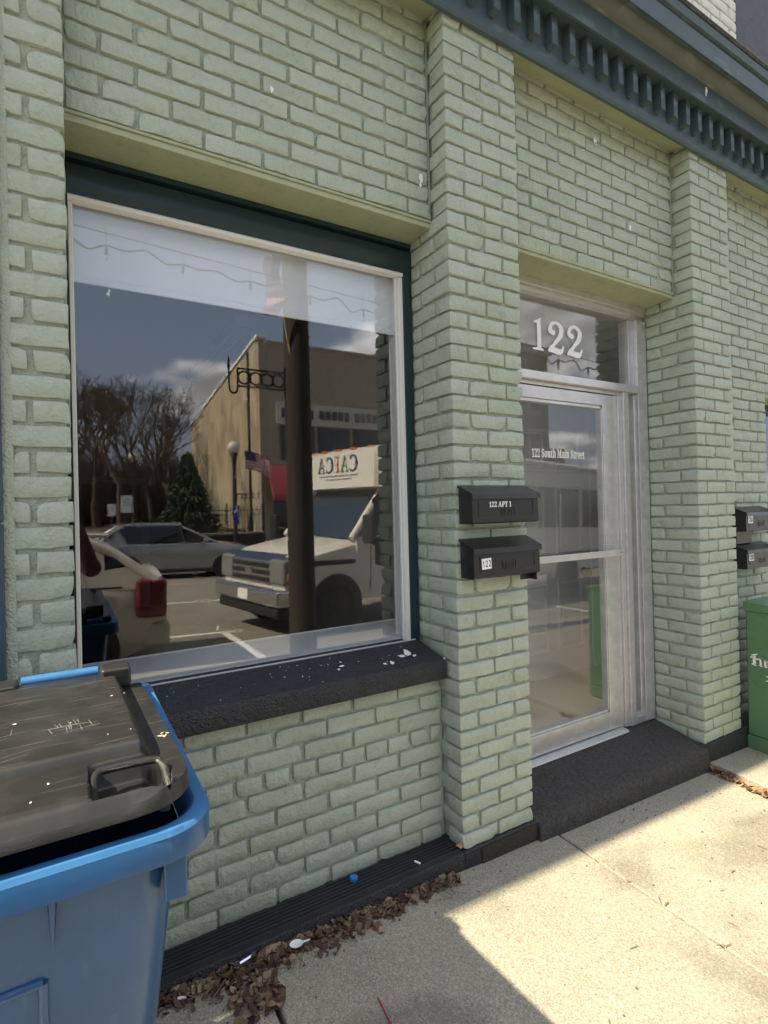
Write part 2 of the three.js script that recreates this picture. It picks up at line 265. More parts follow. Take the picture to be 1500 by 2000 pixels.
// a run of stretchers in half bond between xa and xb: joints at j + k * 0.2025
function course(parent, xa, xb, i, j, zf, d = 0.09, pitch = 0.2025, y0 = i * CO) {
  let k = Math.ceil((xa - j) / pitch - 1e-6), x = xa;
  const cuts = []; for (; j + k * pitch < xb - 0.018; k++) if (j + k * pitch > xa + 0.018) cuts.push(j + k * pitch);
  cuts.push(xb + JT / 2);
  let left = xa - JT / 2;
  for (const c of cuts) { brick(parent, left + JT / 2 + rr(-0.0015, 0.0015), c - JT / 2 + rr(-0.0015, 0.0015), y0, y0 + BH, zf, d); left = c; }
}
const XR = 1.7349, WP = 0.3885, WR = 0.394, XL = -1.3188, REC = -0.11, FRZ = -0.27, DRZ = -0.29, TOPY = 3.4;
function pilaster(label, x0, x1, revealAt, revealY0, revealY1) {
  const t = thing('brick_pilaster', label, 'pilaster', null, [0, 0, 0]);
  const core = [bx(x0 + 0.0135, x1 - 0.0135, -0.02, TOPY, -0.33, -0.0120, 0.004)];
  part('mortar', merged(core), M.mortar, t);
  for (let i = 0; i < 51; i++) {
    const y0 = i * CO, y1 = i === 50 ? 3.432 : y0 + BH, w = x1 - x0, even = i % 2 === 0, hb = (w - 2 * JT - (w - JT) / 2) / 2;
    if (even) { const m = (x0 + x1) / 2 + rr(-0.006, 0.006); brick(t, x0, m - JT / 2, y0, y1, 0, 0.092); brick(t, m + JT / 2, x1, y0, y1, 0, 0.092); }
    else { const a = x0 + hb + rr(-0.004, 0.004), b = x1 - hb + rr(-0.004, 0.004); brick(t, x0, a, y0, y1, 0, 0.192); brick(t, a + JT, b - JT, y0, y1, 0, 0.09); brick(t, b, x1, y0, y1, 0, 0.192); }
    // the reveal behind the face, down to the window or door frame
    const deep = y0 > revealY0 - 0.03 && y1 < revealY1 + 0.03 ? revealAt : REC - 0.004, zs = even ? -0.092 - JT : -0.192 - JT;
    if (deep < zs - 0.02) { const d = zs - deep, m = part('brick', brickGeo(Math.round(d * 200) / 200, y1 - y0, 0.09, Math.floor(rnd() * VARIANTS)), M.brick[Math.floor(rnd() * 4)], t); m.rotation.y = -Math.PI / 2; m.position.set(x0 + rr(-0.002, 0.002), (y0 + y1) / 2, (zs + deep) / 2); }
  }
  return t;
}
reseed(1201);
const pilC = pilaster('green painted brick pilaster carrying two black mailboxes between window and door', 0, WP, FRZ, 0.80, 2.55);
const pilR = pilaster('green painted brick pilaster between the glass door and the green newspaper box', XR, XR + WR, DRZ, 0.0, 2.56);
{ // the narrow strip of pilaster by the teal board
  const t = thing('brick_pilaster', 'narrow green painted brick pilaster between teal board and large window', 'pilaster');
  const a = -1.468;
  part('mortar', bx(a - 0.25, XL - 0.010, -0.02, TOPY, -0.33, -0.010, 0.004), M.mortar, t);
  part('mortar_smear', bx(a - 0.02, a + 0.018, -0.02, TOPY, -0.05, 0.001, 0.006), M.mortar, t);
  for (let i = 0; i < 51; i++) { const y0 = i * CO, y1 = i === 50 ? 3.432 : y0 + BH; if (i % 2) brick(t, a + 0.012, XL, y0, y1, 0, 0.192); else { const c = a + 0.050 + rr(-0.003, 0.004); brick(t, a + 0.012, c, y0, y1, 0, 0.09); brick(t, c + JT + 0.003, XL, y0, y1, 0, 0.092); } }
}
function patch(parent, x, y, z, s, seed, rx = 0, mat = M.dropping) {   // a small irregular splash
  const pts = [], n = 11; for (let k = 0; k < n; k++) { const a = k / n * Math.PI * 2, r = s * (0.55 + 0.6 * h2(k, seed, 3)); pts.push(new THREE.Vector2(Math.cos(a) * r * 0.6, Math.sin(a) * r)); }
  const g = new THREE.ExtrudeGeometry(new THREE.Shape(pts), { depth: 0.0006, bevelEnabled: false }); if (rx) g.rotateX(rx); g.translate(x, y, z); return part('splash', g, mat, parent);
}
{ // wall over the window
  const t = thing('brick_wall_panel', 'green painted brick wall panel above the large display window', 'wall');
  part('mortar', bx(XL, 0.008, 2.565, TOPY + 0.02, -0.33, REC - 0.0120, 0.003), M.mortar, t);
  for (let i = 38; i < 50; i++) course(t, XL + 0.004, -0.010, i, i % 2 ? -0.0135 : -0.114, REC, 0.09, 0.2015);
  course(t, XL + 0.004, -0.010, 50, -0.114, REC, 0.09, 0.2015);
  part('lintel', bx(XL, -0.001, 2.556, 2.5655, -0.36, REC + 0.002, 0.002), M.soffit, t);
  part('soffit_board', bx(XL, -0.001, 2.535, 2.5555, -0.30, REC - 0.004, 0.002), M.soffit, t);
  part('caulk', rod([-0.004, 2.57, REC - 0.004], [-0.003, 3.40, REC - 0.005], 0.006, 6), M.brick[3], t);
  patch(t, -0.683, 2.858, REC + 0.002, 0.014, 4); patch(t, -0.048, 2.735, REC + 0.002, 0.022, 8); patch(t, -0.052, 2.70, REC + 0.002, 0.013, 9);
}
{ // wall under the window
  const t = thing('brick_wall_panel', 'green painted brick wall panel below the dark window sill', 'wall');
  part('mortar', bx(XL, 0.008, -0.03, 0.69, -0.33, -0.1320, 0.003), M.mortar, t);
  for (let i = 0; i < 10; i++) i === 6 ? course(t, XL + 0.004, -0.012, i, -0.065, -0.12, 0.09, 0.1) : course(t, XL + 0.004, -0.012, i, i % 2 ? -0.213 : -0.115, -0.12, 0.09, 0.2035);
}
{ // wall over the door
  const t = thing('brick_wall_panel', 'green painted brick wall panel above the door numbered 122', 'wall');
  part('mortar', bx(WP - 0.008, XR + 0.008, 2.585, TOPY + 0.02, -0.33, REC - 0.0120, 0.003), M.mortar, t);
  for (let i = 38; i < 51; i++) course(t, WP + 0.006, XR - 0.010, i, i % 2 ? 0.786 : 0.704, REC, 0.09, 0.2035, i * CO + 0.008);
  part('lintel', bx(WP + 0.001, XR - 0.001, 2.570, 2.5845, -0.36, REC + 0.002, 0.002), M.soffit, t);
  part('soffit_board', bx(WP + 0.001, XR - 0.001, 2.552, 2.5695, -0.32, REC - 0.004, 0.002), M.soffit, t);
  part('caulk', rod([XR - 0.004, 2.58, REC - 0.004], [XR - 0.003, 3.40, REC - 0.005], 0.006, 6), M.brick[3], t);
  patch(t, 1.064, 3.244, REC + 0.002, 0.024, 5); patch(t, 1.064, 3.236, REC + 0.0027, 0.009, 6, 0, std([0.30, 0.16, 0.08], 0.8)); patch(t, 1.337, 2.866, REC + 0.002, 0.018, 7);
}
const NEXT = 2.775;
{ // wall beyond the last pilaster
  const t = thing('brick_wall_panel', 'green painted brick wall beside two stacked mailboxes over the newspaper box', 'wall');
  const x0 = XR + WR, n = 3.9;
  part('mortar', merged([bx(x0 - 0.01, NEXT - 0.010, -0.03, TOPY + 0.02, -0.33, REC - 0.0120, 0.003), bx(NEXT - 0.02, n, 2.08, TOPY + 0.02, -0.33, REC - 0.0120, 0.003), bx(NEXT - 0.02, n, -0.03, 0.70, -0.33, REC - 0.0120, 0.003)]), M.mortar, t);
  for (let i = 0; i < 51; i++) { const open = i * CO > 0.66 && i * CO < 2.06; course(t, x0 + 0.004, open ? NEXT : n, i, i % 2 ? 2.567 : 2.460, REC, open ? 0.12 : 0.09, 0.2065); }
  part('lintel', bx(NEXT, n, 2.06, 2.0795, -0.33, REC - 0.004, 0.002), M.soffit, t);
}
// ---------- cornice ----------
{
  const t = thing('cornice', 'blue grey painted wooden cornice with dentils above the green brick', 'cornice');
  const x0 = -9.0, x1 = 5.0;  // unseen far stretch added so its shadow covers the wall and pavement edge
  part('soffit', alongX([[-0.32, 3.470], [0.028, 3.395], [0.028, 3.362], [-0.108, 3.408], [-0.32, 3.430]], x0, x1), M.soffit, t);
  part('frieze', alongX([[-0.30, 3.48], [-0.30, 3.62], [0.030, 3.62], [0.030, 3.352], [0.022, 3.342], [0.008, 3.342], [0.008, 3.40]], x0, x1), M.cornice, t);
  part('fascia', alongX([[0.031, 3.548], [0.105, 3.538], [0.105, 3.527], [0.116, 3.527], [0.118, 3.622], [0.031, 3.622]], x0, x1), M.cornice, t);
  part('moulding', alongX([[0.032, 3.6235], [0.122, 3.6235], [0.128, 3.634], [0.139, 3.637], [0.145, 3.643], [0.160, 3.652], [0.172, 3.655], [0.182, 3.652], [0.190, 3.645], [0.200, 3.643], [0.200, 3.70], [0.032, 3.70]], x0, x1), M.corniceMould, t);
  part('crown', alongX([[0.033, 3.702], [0.201, 3.702], [0.201, 3.640], [0.216, 3.637], [0.219, 3.655], [0.222, 3.722], [0.213, 3.728], [0.213, 3.738], [0.232, 3.742], [0.240, 3.776], [0.033, 3.800]], x0, x1), M.cornice, t);
  M.flash = std([0.16, 0.155, 0.14], 0.9, { map: stoneMap, bumpMap: roughBump, bumpScale: 0.02 });
  part('roof_ledge', alongX([[-0.2, 3.79], [0.245, 3.780], [0.251, 3.793], [0.245, 3.806], [-0.2, 3.87]], x0, x1), M.flash, t);
  const dg = merged([bx(-0.0185, 0.0185, 3.408, 3.546, 0.0305, 0.074, 0.003)]);
  for (let k = 0; k < 60; k++) { const d = part('dentil', dg, M.cornice, t); d.position.x = -1.60 + 0.1143 * k + 0.006 * (h2(k, 3) - 0.5); d.position.y = 0.004 * (h2(k, 5) - 0.5); if (d.position.x > 4.6) { t.remove(d); break; } }
  patch(t, 1.70, 3.600, 0.1195, 0.018, 21); patch(t, 1.695, 3.575, 0.1195, 0.012, 22);
}
{ // the floor above
  const t = thing('upper_wall', 'cream painted upper storey wall above the cornice ledge', 'wall');
  M.cream = std([0.76, 0.75, 0.66], 0.8, { map: paintMap });
  part('mortar', bx(-9.0, 2.40, 3.86, 7.2, -0.33, -0.062, 0.003), std([0.58, 0.57, 0.48], 0.9, { map: paintMap }), t);
  for (let i = 0; i < 16; i++) { const y0 = 3.875 + i * CO; let k = 0; for (let x = 0.9 + (i % 2 ? 0.1 : 0); x < 2.38; x += 0.2025) { const w = Math.min(0.19, 2.40 - x); if (w > 0.03) { const m = part('brick', brickGeo(Math.round(w * 200) / 200, BH, 0.06, (k++ + i) % VARIANTS), M.cream, t); m.position.set(x + w / 2, y0 + BH / 2, -0.052); } } }
  part('wall_return', bx(3.6, 5.0, 3.86, 7.2, -0.33, -0.062, 0.003), M.cream, t);
  const w = thing('upper_window', 'purple grey window frame standing on the cornice ledge', 'window');
  const pm = std([0.105, 0.098, 0.125], 0.6, { map: stoneMap });
  part('jamb', bx(2.402, 2.475, 3.86, 7.2, -0.20, -0.055, 0.006), pm, w); part('casing', bx(2.477, 2.62, 3.86, 7.2, -0.22, -0.085, 0.008), pm, w); part('stop', bx(2.622, 3.30, 3.86, 7.2, -0.24, -0.12, 0.006), pm, w);
  part('sill', bx(2.402, 3.598, 3.80, 3.858, -0.2, 0.02, 0.006), pm, w);
  part('pane', bx(3.30, 3.59, 3.90, 7.2, -0.245, -0.238, 0), M.panes, w); part('blind', bx(2.70, 3.59, 3.90, 7.2, -0.33, -0.30, 0), std([0.2, 0.19, 0.2], 0.9), w);
}
// teal board of the shop next door
{
  const t = thing('teal_board', 'dark teal painted board edge beside the narrow brick pilaster', 'board');
  const m = std([0.038, 0.070, 0.092], 0.45, { bumpMap: flatBump, bumpScale: 0.004 });
  for (let k = 0; k < 5; k++) part('panel', bx(-9.0, -1.4745, -0.04 + k * 0.70, 0.655 + k * 0.70, -0.15, 0.014 + (k % 2) * 0.002, 0.004), m, t);
}

{ // the rest of the block: party walls, back and roof
  const g = new THREE.Group(); g.name = 'building_shell'; g.userData = { kind: 'structure' }; scene.add(g);
  part('wall', merged([bx(-9, 5.0, -0.4, 7.2, -7.2, -7.0, 0), bx(-9.2, -9, -0.4, 7.2, -7.2, -0.3, 0), bx(5.0, 5.2, -0.4, 7.2, -7.2, -0.05, 0), bx(3.9, 5.0, -0.4, 3.42, -0.3, REC - 0.02, 0)]), M.room, g);
  part('roof', bx(-9.2, 5.2, 7.2, 7.4, -7.2, 0.05, 0), M.flash, g);
}

// ---------- base course, sill, doorstep ----------
{
  const t = thing('ribbed_ledge', 'black ribbed ledge at the foot of the wall below the window', 'ledge');
  const pr = [[-0.13, -0.20], [-0.006, -0.20], [0.0, -0.03], [-0.001, -0.008], [-0.006, -0.001]];
  for (let k = 0; k < 7; k++) { const z = -0.010 - k * 0.0160; pr.push([z, -0.004], [z - 0.0022, 0.0050], [z - 0.0100, 0.0050], [z - 0.0122, -0.004]); }
  pr.push([-0.13, 0.001]);
  part('ribs', alongX(pr, XL - 0.02, -0.002), M.ribbed, t);
  part('nosing', alongX([[0.0005, -0.2], [0.0105, -0.2], [0.0105, -0.010], [0.007, -0.004], [0.0005, -0.003]], XL - 0.02, -0.002), M.blackBase, t);
}
{
  const t = thing('plinth', 'black painted stone plinth under the mailbox pilaster', 'plinth');
  part('block', bx(0.0, WP + 0.012, -0.25, -0.001, -0.30, 0.012, 0.006), M.blackBase, t);
  part('patch', bx(0.085, WP + 0.008, -0.075, -0.012, 0.0125, 0.0165, 0.002), std([0.036, 0.026, 0.022], 0.85, { bumpMap: roughBump, bumpScale: 0.01 }), t);
  const u = thing('plinth', 'black painted stone plinth beside the newspaper box', 'plinth');
  part('block', bx(XR - 0.012, XR + WR + 0.6, -0.35, -0.002, -0.30, 0.012, 0.006), M.blackBase, u);
}
{
  const t = thing('doorstep', 'black doorstep with a coarse mat surface and rounded nosing', 'step');
  const pr = [[-0.42, -0.3], [0.030, -0.3]], x0 = WP + 0.013, x1 = XR - 0.013;
  for (let k = 0; k <= 8; k++) { const a = k / 8 * Math.PI / 2; pr.push([-0.035 + 0.066 * Math.cos(a), -0.058 + 0.062 * Math.sin(a)]); }
  pr.push([-0.10, 0.014], [-0.18, 0.030], [-0.272, 0.048], [-0.42, 0.048]);
  part('tread', alongX(pr, x0, x1, 12), M.stepMat, t);
  part('end_fillet', bx(x0 - 0.002, x0 + 0.022, -0.2, -0.012, -0.06, 0.026, 0.01), M.blackBase, t);
  part('end_fillet', bx(x1 - 0.03, x1 + 0.002, -0.2, 0.006, -0.26, 0.010, 0.01), M.blackBase, t);
}
{
  const t = thing('window_sill', 'thick black stone window sill with flaking white spots', 'sill');
  const pr = [[-0.31, 0.667], [-0.078, 0.667], [-0.066, 0.675], [-0.063, 0.69], [-0.064, 0.735], [-0.072, 0.748], [-0.09, 0.753], [-0.265, 0.793], [-0.31, 0.796]];
  const g = alongX(pr, XL + 0.002, -0.014, 60), p = g.attributes.position;
  for (let i = 0; i < p.count; i++) { const x = p.getX(i), y = p.getY(i), z = p.getZ(i), w = (n3(x * 9, z * 20, y * 20, 4) - 0.5) * 0.006; if (z > -0.2) { p.setZ(i, z + w); p.setY(i, y + w * 0.6); } }
  g.computeVertexNormals(); part('slab', toCreasedNormals(g, 0.7), M.blackStone, t);
  part('caulk_line', rod([XL + 0.01, 0.7945, -0.262], [-0.03, 0.7945, -0.262], 0.004, 6), std([0.45, 0.46, 0.47], 0.8), t);
  part('end_caulk', rod([-0.012, 0.69, -0.075], [-0.012, 0.752, -0.08], 0.006, 6), std([0.55, 0.57, 0.50], 0.8), t);
  const topY = (z) => 0.753 + (-0.09 - z) * (0.04 / 0.175) + 0.0025;
  reseed(77);
  const spots = [[-0.135, -0.165, 0.030], [-0.17, -0.150, 0.018], [-0.12, -0.135, 0.014], [-0.24, -0.115, 0.016], [-0.27, -0.117, 0.010], [-0.44, -0.16, 0.012], [-0.46, -0.14, 0.008], [-0.43, -0.19, 0.007]];
  for (let k = 0; k < 34; k++) spots.push([rr(-1.1, -0.06), rr(-0.24, -0.08), rr(0.0015, 0.0045)]);
  spots.forEach(([x, z, s], k) => { const m = patch(t, 0, 0, 0, s, 40 + k, -Math.PI / 2); m.position.set(x, topY(z), z); m.rotation.x = 0.225; m.rotation.y = k; });
}
// ---------- display window ----------
const GZ = -0.30;
{
  const t = thing('display_window', 'large display window with dark teal frame and thin white stops', 'window');
  const L = XL - 0.001, Rr = -0.002;
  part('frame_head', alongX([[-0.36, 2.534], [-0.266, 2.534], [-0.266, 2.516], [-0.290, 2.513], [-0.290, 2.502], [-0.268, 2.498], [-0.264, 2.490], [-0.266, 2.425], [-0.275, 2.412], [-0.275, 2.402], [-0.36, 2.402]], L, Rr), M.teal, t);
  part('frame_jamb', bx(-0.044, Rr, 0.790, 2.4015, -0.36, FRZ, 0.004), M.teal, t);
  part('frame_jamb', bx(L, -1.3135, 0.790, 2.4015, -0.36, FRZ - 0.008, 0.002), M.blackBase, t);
  part('stop', alongX([[-0.296, 2.4015], [-0.272, 2.4015], [-0.268, 2.396], [-0.270, 2.386], [-0.280, 2.380], [-0.296, 2.380]], -1.3125, -0.0445), M.white, t);
  part('stop', bx(-0.068, -0.0455, 0.792, 2.3795, -0.296, -0.270, 0.004), M.white, t);
  part('stop', bx(-1.3125, -1.299, 0.800, 2.3795, -0.296, -0.276, 0.003), M.white, t);
  part('bead', bx(-0.076, -0.0685, 0.792, 2.3795, -0.298, -0.284, 0.002), M.white, t);
  part('pane', bx(-1.306, -0.052, 0.790, 2.392, GZ - 0.003, GZ, 0), M.pane, t);
  const st = part('stool', bx(-1.45, 0.16, 0.760, 0.797, -0.66, GZ - 0.004, 0.004), M.stool, t);
  part('stool_nosing', bx(-1.45, 0.16, 0.755, 0.802, -0.672, -0.661, 0.003), M.white, t);
  part('inner_jamb', bx(-0.058, -0.040, 0.798, 2.40, -0.366, GZ - 0.004, 0.003), M.white, t);
  part('inner_casing', bx(-0.060, 0.055, 0.798, 2.44, -0.378, -0.367, 0.003), M.white, t);
  patch(t, -1.199, 2.107, GZ + 0.0008, 0.010, 61); patch(t, -1.196, 2.12, GZ + 0.0008, 0.006, 62); patch(t, -0.867, 0.951, GZ + 0.0008, 0.010, 63);
  const s = thing('roller_shade', 'pale blue white roller shade lowered behind the window top', 'shade');
  const g = new THREE.PlaneGeometry(1.30, 0.27, 40, 4), p = g.attributes.position;
  for (let i = 0; i < p.count; i++) p.setZ(i, 0.003 * Math.sin(p.getX(i) * 7) + 0.002 * Math.sin(p.getX(i) * 23));
  g.translate(-0.680, 2.295, -0.335); part('fabric', g, new THREE.MeshPhysicalMaterial({ color: lin(0.80, 0.84, 0.90), roughness: 1, transmission: 0.12, thickness: 0, side: THREE.DoubleSide }), s);
  part('hem_bar', bx(-1.33, -0.030, 2.143, 2.166, -0.340, -0.330, 0.004), M.shade, s);
  part('roller', rod([-1.36, 2.45, -0.35], [0.0, 2.45, -0.35], 0.022, 14), M.shade, s);
}
// ---------- rooms behind the glass ----------
{
  const room = new THREE.Group(); room.name = 'shop_interior'; room.userData = { kind: 'structure' }; scene.add(room);
  part('floor', bx(-5.0, 0.42, -0.10, 0.06, -6.6, -0.345, 0), M.roomFloor, room);
  part('ceiling', bx(-5.0, 0.42, 3.10, 3.2, -6.6, -0.345, 0), M.ceiling, room);
  part('wall', bx(-5.0, 2.6, -0.1, 3.2, -6.7, -6.6, 0), M.room, room);
  part('wall', bx(-5.1, -5.0, -0.1, 3.2, -6.7, -0.34, 0), M.room, room);
  part('wall', bx(0.33, 0.42, 0.06, 3.10, -3.2, -0.345, 0), M.room, room);
  part('wall', bx(0.42, 2.6, -0.1, 3.2, -3.2, -3.12, 0), M.room, room);
  part('wall', bx(2.5, 2.6, -0.1, 3.2, -6.6, -3.2, 0), M.room, room);
  part('floor', bx(0.42, 2.6, -0.1, 0.06, -6.6, -3.2, 0), M.roomFloor, room); part('ceiling', bx(0.42, 2.6, 3.1, 3.2, -6.6, -3.2, 0), M.ceiling, room);
  part('wall', merged([bx(-5.0, XL - 0.02, -0.1, 3.2, -0.40, -0.335, 0), bx(XL - 0.02, 0.33, -0.1, 0.755, -0.44, -0.335, 0), bx(XL - 0.02, 0.33, 2.47, 3.2, -0.44, -0.361, 0), bx(0.056, 0.33, 0.755, 2.47, -0.40, -0.335, 0)]), M.room, room);
  const d = thing('inner_door', 'white interior door seen through the large window', 'door');
  part('leaf', bx(1.50, 2.30, 0.07, 2.10, -6.598, -6.56, 0.004), M.white, d);
  for (const [a, b, c, e] of [[1.62, 1.86, 1.2, 1.95], [1.94, 2.18, 1.2, 1.95], [1.62, 1.86, 0.25, 1.0], [1.94, 2.18, 0.25, 1.0]]) part('panel', bx(a, b, c, e, -6.558, -6.549, 0.004), M.white, d);
  part('casing', merged([bx(1.39, 1.495, 0.065, 2.16, -6.598, -6.55, 0.004), bx(2.305, 2.40, 0.065, 2.16, -6.598, -6.55, 0.004), bx(1.39, 2.40, 2.165, 2.27, -6.598, -6.55, 0.004)]), M.white, d);
  const f = thing('inner_doorway', 'pale doorway trim on the back wall of the shop', 'doorway');
  part('trim', merged([bx(-1.22, -1.12, 0.065, 1.79, -6.598, -6.54, 0.004), bx(-0.42, -0.32, 0.065, 1.79, -6.598, -6.54, 0.004), bx(-1.22, -0.32, 1.795, 1.89, -6.598, -6.54, 0.004)]), M.white, f);
  part('leaf', bx(-1.119, -0.421, 0.065, 1.789, -6.599, -6.575, 0), std([0.20, 0.13, 0.08], 0.6), f);
  const l = thing('strip_light', 'unlit twin tube strip light on the shop ceiling', 'light fixture');
  part('housing', bx(-0.02, 0.14, 3.04, 3.098, -5.3, -3.0, 0.01), M.white, l);
  for (const x of [0.01, 0.11]) part('tube', rod([x, 3.02, -5.25], [x, 3.02, -3.03], 0.016, 10), M.letterWhite, l);
  part('end_cap', bx(-0.03, 0.15, 3.0, 3.098, -2.998, -2.95, 0.01), M.white, l);
  const v = thing('ceiling_vent', 'round ceiling vent inside the shop', 'vent'); const vg = lathe([[0.02, 0], [0.2, 0], [0.24, 0.02], [0.30, 0.03]], 28); vg.translate(1.45, 3.065, -3.6); part('ring', vg, M.ceiling, v);
  const sd = thing('smoke_detector', 'small white smoke detector on the shop ceiling', 'smoke detector'); const sg = lathe([[0.001, 0], [0.05, 0], [0.07, 0.02], [0.07, 0.04]], 24); sg.translate(0.24, 3.06, -2.6); part('body', sg, M.white, sd);
  // the little lobby behind the entrance
  const lob = new THREE.Group(); lob.name = 'lobby'; lob.userData = { kind: 'structure' }; scene.add(lob);
  part('floor', bx(0.42, 3.0, -0.12, 0.045, -1.30, -0.345, 0), std([0.50, 0.47, 0.43], 0.6), lob);
  part('ceiling', bx(0.42, 3.0, 2.62, 2.7, -1.30, -0.345, 0), M.grey, lob);
  part('wall', merged([bx(0.42, 1.36, 0.045, 2.62, -1.30, -1.215, 0), bx(2.42, 3.0, 0.045, 2.62, -1.30, -1.215, 0), bx(1.36, 2.42, 2.10, 2.62, -1.30, -1.215, 0), bx(2.96, 3.0, 0.045, 2.62, -1.215, -0.345, 0), bx(0.43, 0.47, 0.045, 2.62, -1.215, -0.345, 0), bx(1.74, 2.96, 0.045, 2.62, -0.40, -0.345, 0)]), M.grey, lob);
  const g = thing('lobby_door', 'grey six panel door with a dark knob inside the lobby', 'door');
  part('leaf', bx(1.457, 2.323, 0.047, 2.143, -1.27, -1.205, 0.002), M.grey, g);
  for (const [a, b] of [[1.56, 1.81], [1.93, 2.21]]) for (const [c, e] of [[1.62, 1.92], [0.98, 1.50], [0.24, 0.77]]) {
    part('panel_mould', merged([bx(a, b, e - 0.022, e, -1.2045, -1.191, 0.004), bx(a, b, c, c + 0.022, -1.2045, -1.191, 0.004), bx(a, a + 0.022, c + 0.0225, e - 0.0225, -1.2045, -1.191, 0.004), bx(b - 0.022, b, c + 0.0225, e - 0.0225, -1.2045, -1.191, 0.004)]), std([0.80, 0.80, 0.79], 0.55), g);
    part('panel', bx(a + 0.05, b - 0.05, c + 0.05, e - 0.05, -1.2045, -1.197, 0.004), M.grey, g);
  }
  part('casing', merged([bx(1.36, 1.455, 0.05, 2.14, -1.2145, -1.195, 0.004), bx(2.325, 2.42, 0.05, 2.14, -1.2145, -1.195, 0.004), bx(1.36, 2.42, 2.145, 2.24, -1.2145, -1.195, 0.004)]), std([0.76, 0.76, 0.75], 0.55), g);
  const k = lathe([[0.001, 0.055], [0.022, 0.052], [0.03, 0.038], [0.024, 0.022], [0.012, 0.014], [0.012, 0.004], [0.03, 0.002], [0.032, 0]], 18); k.scale(1.3, 1.2, 1.3); k.rotateX(Math.PI / 2); k.translate(2.235, 0.82, -1.204); part('knob', k, std([0.010, 0.010, 0.011], 0.6), g);
  part('tag', bx(1.945, 1.985, 1.315, 1.325, -1.2035, -1.2015, 0), M.letterWhite, g);
}
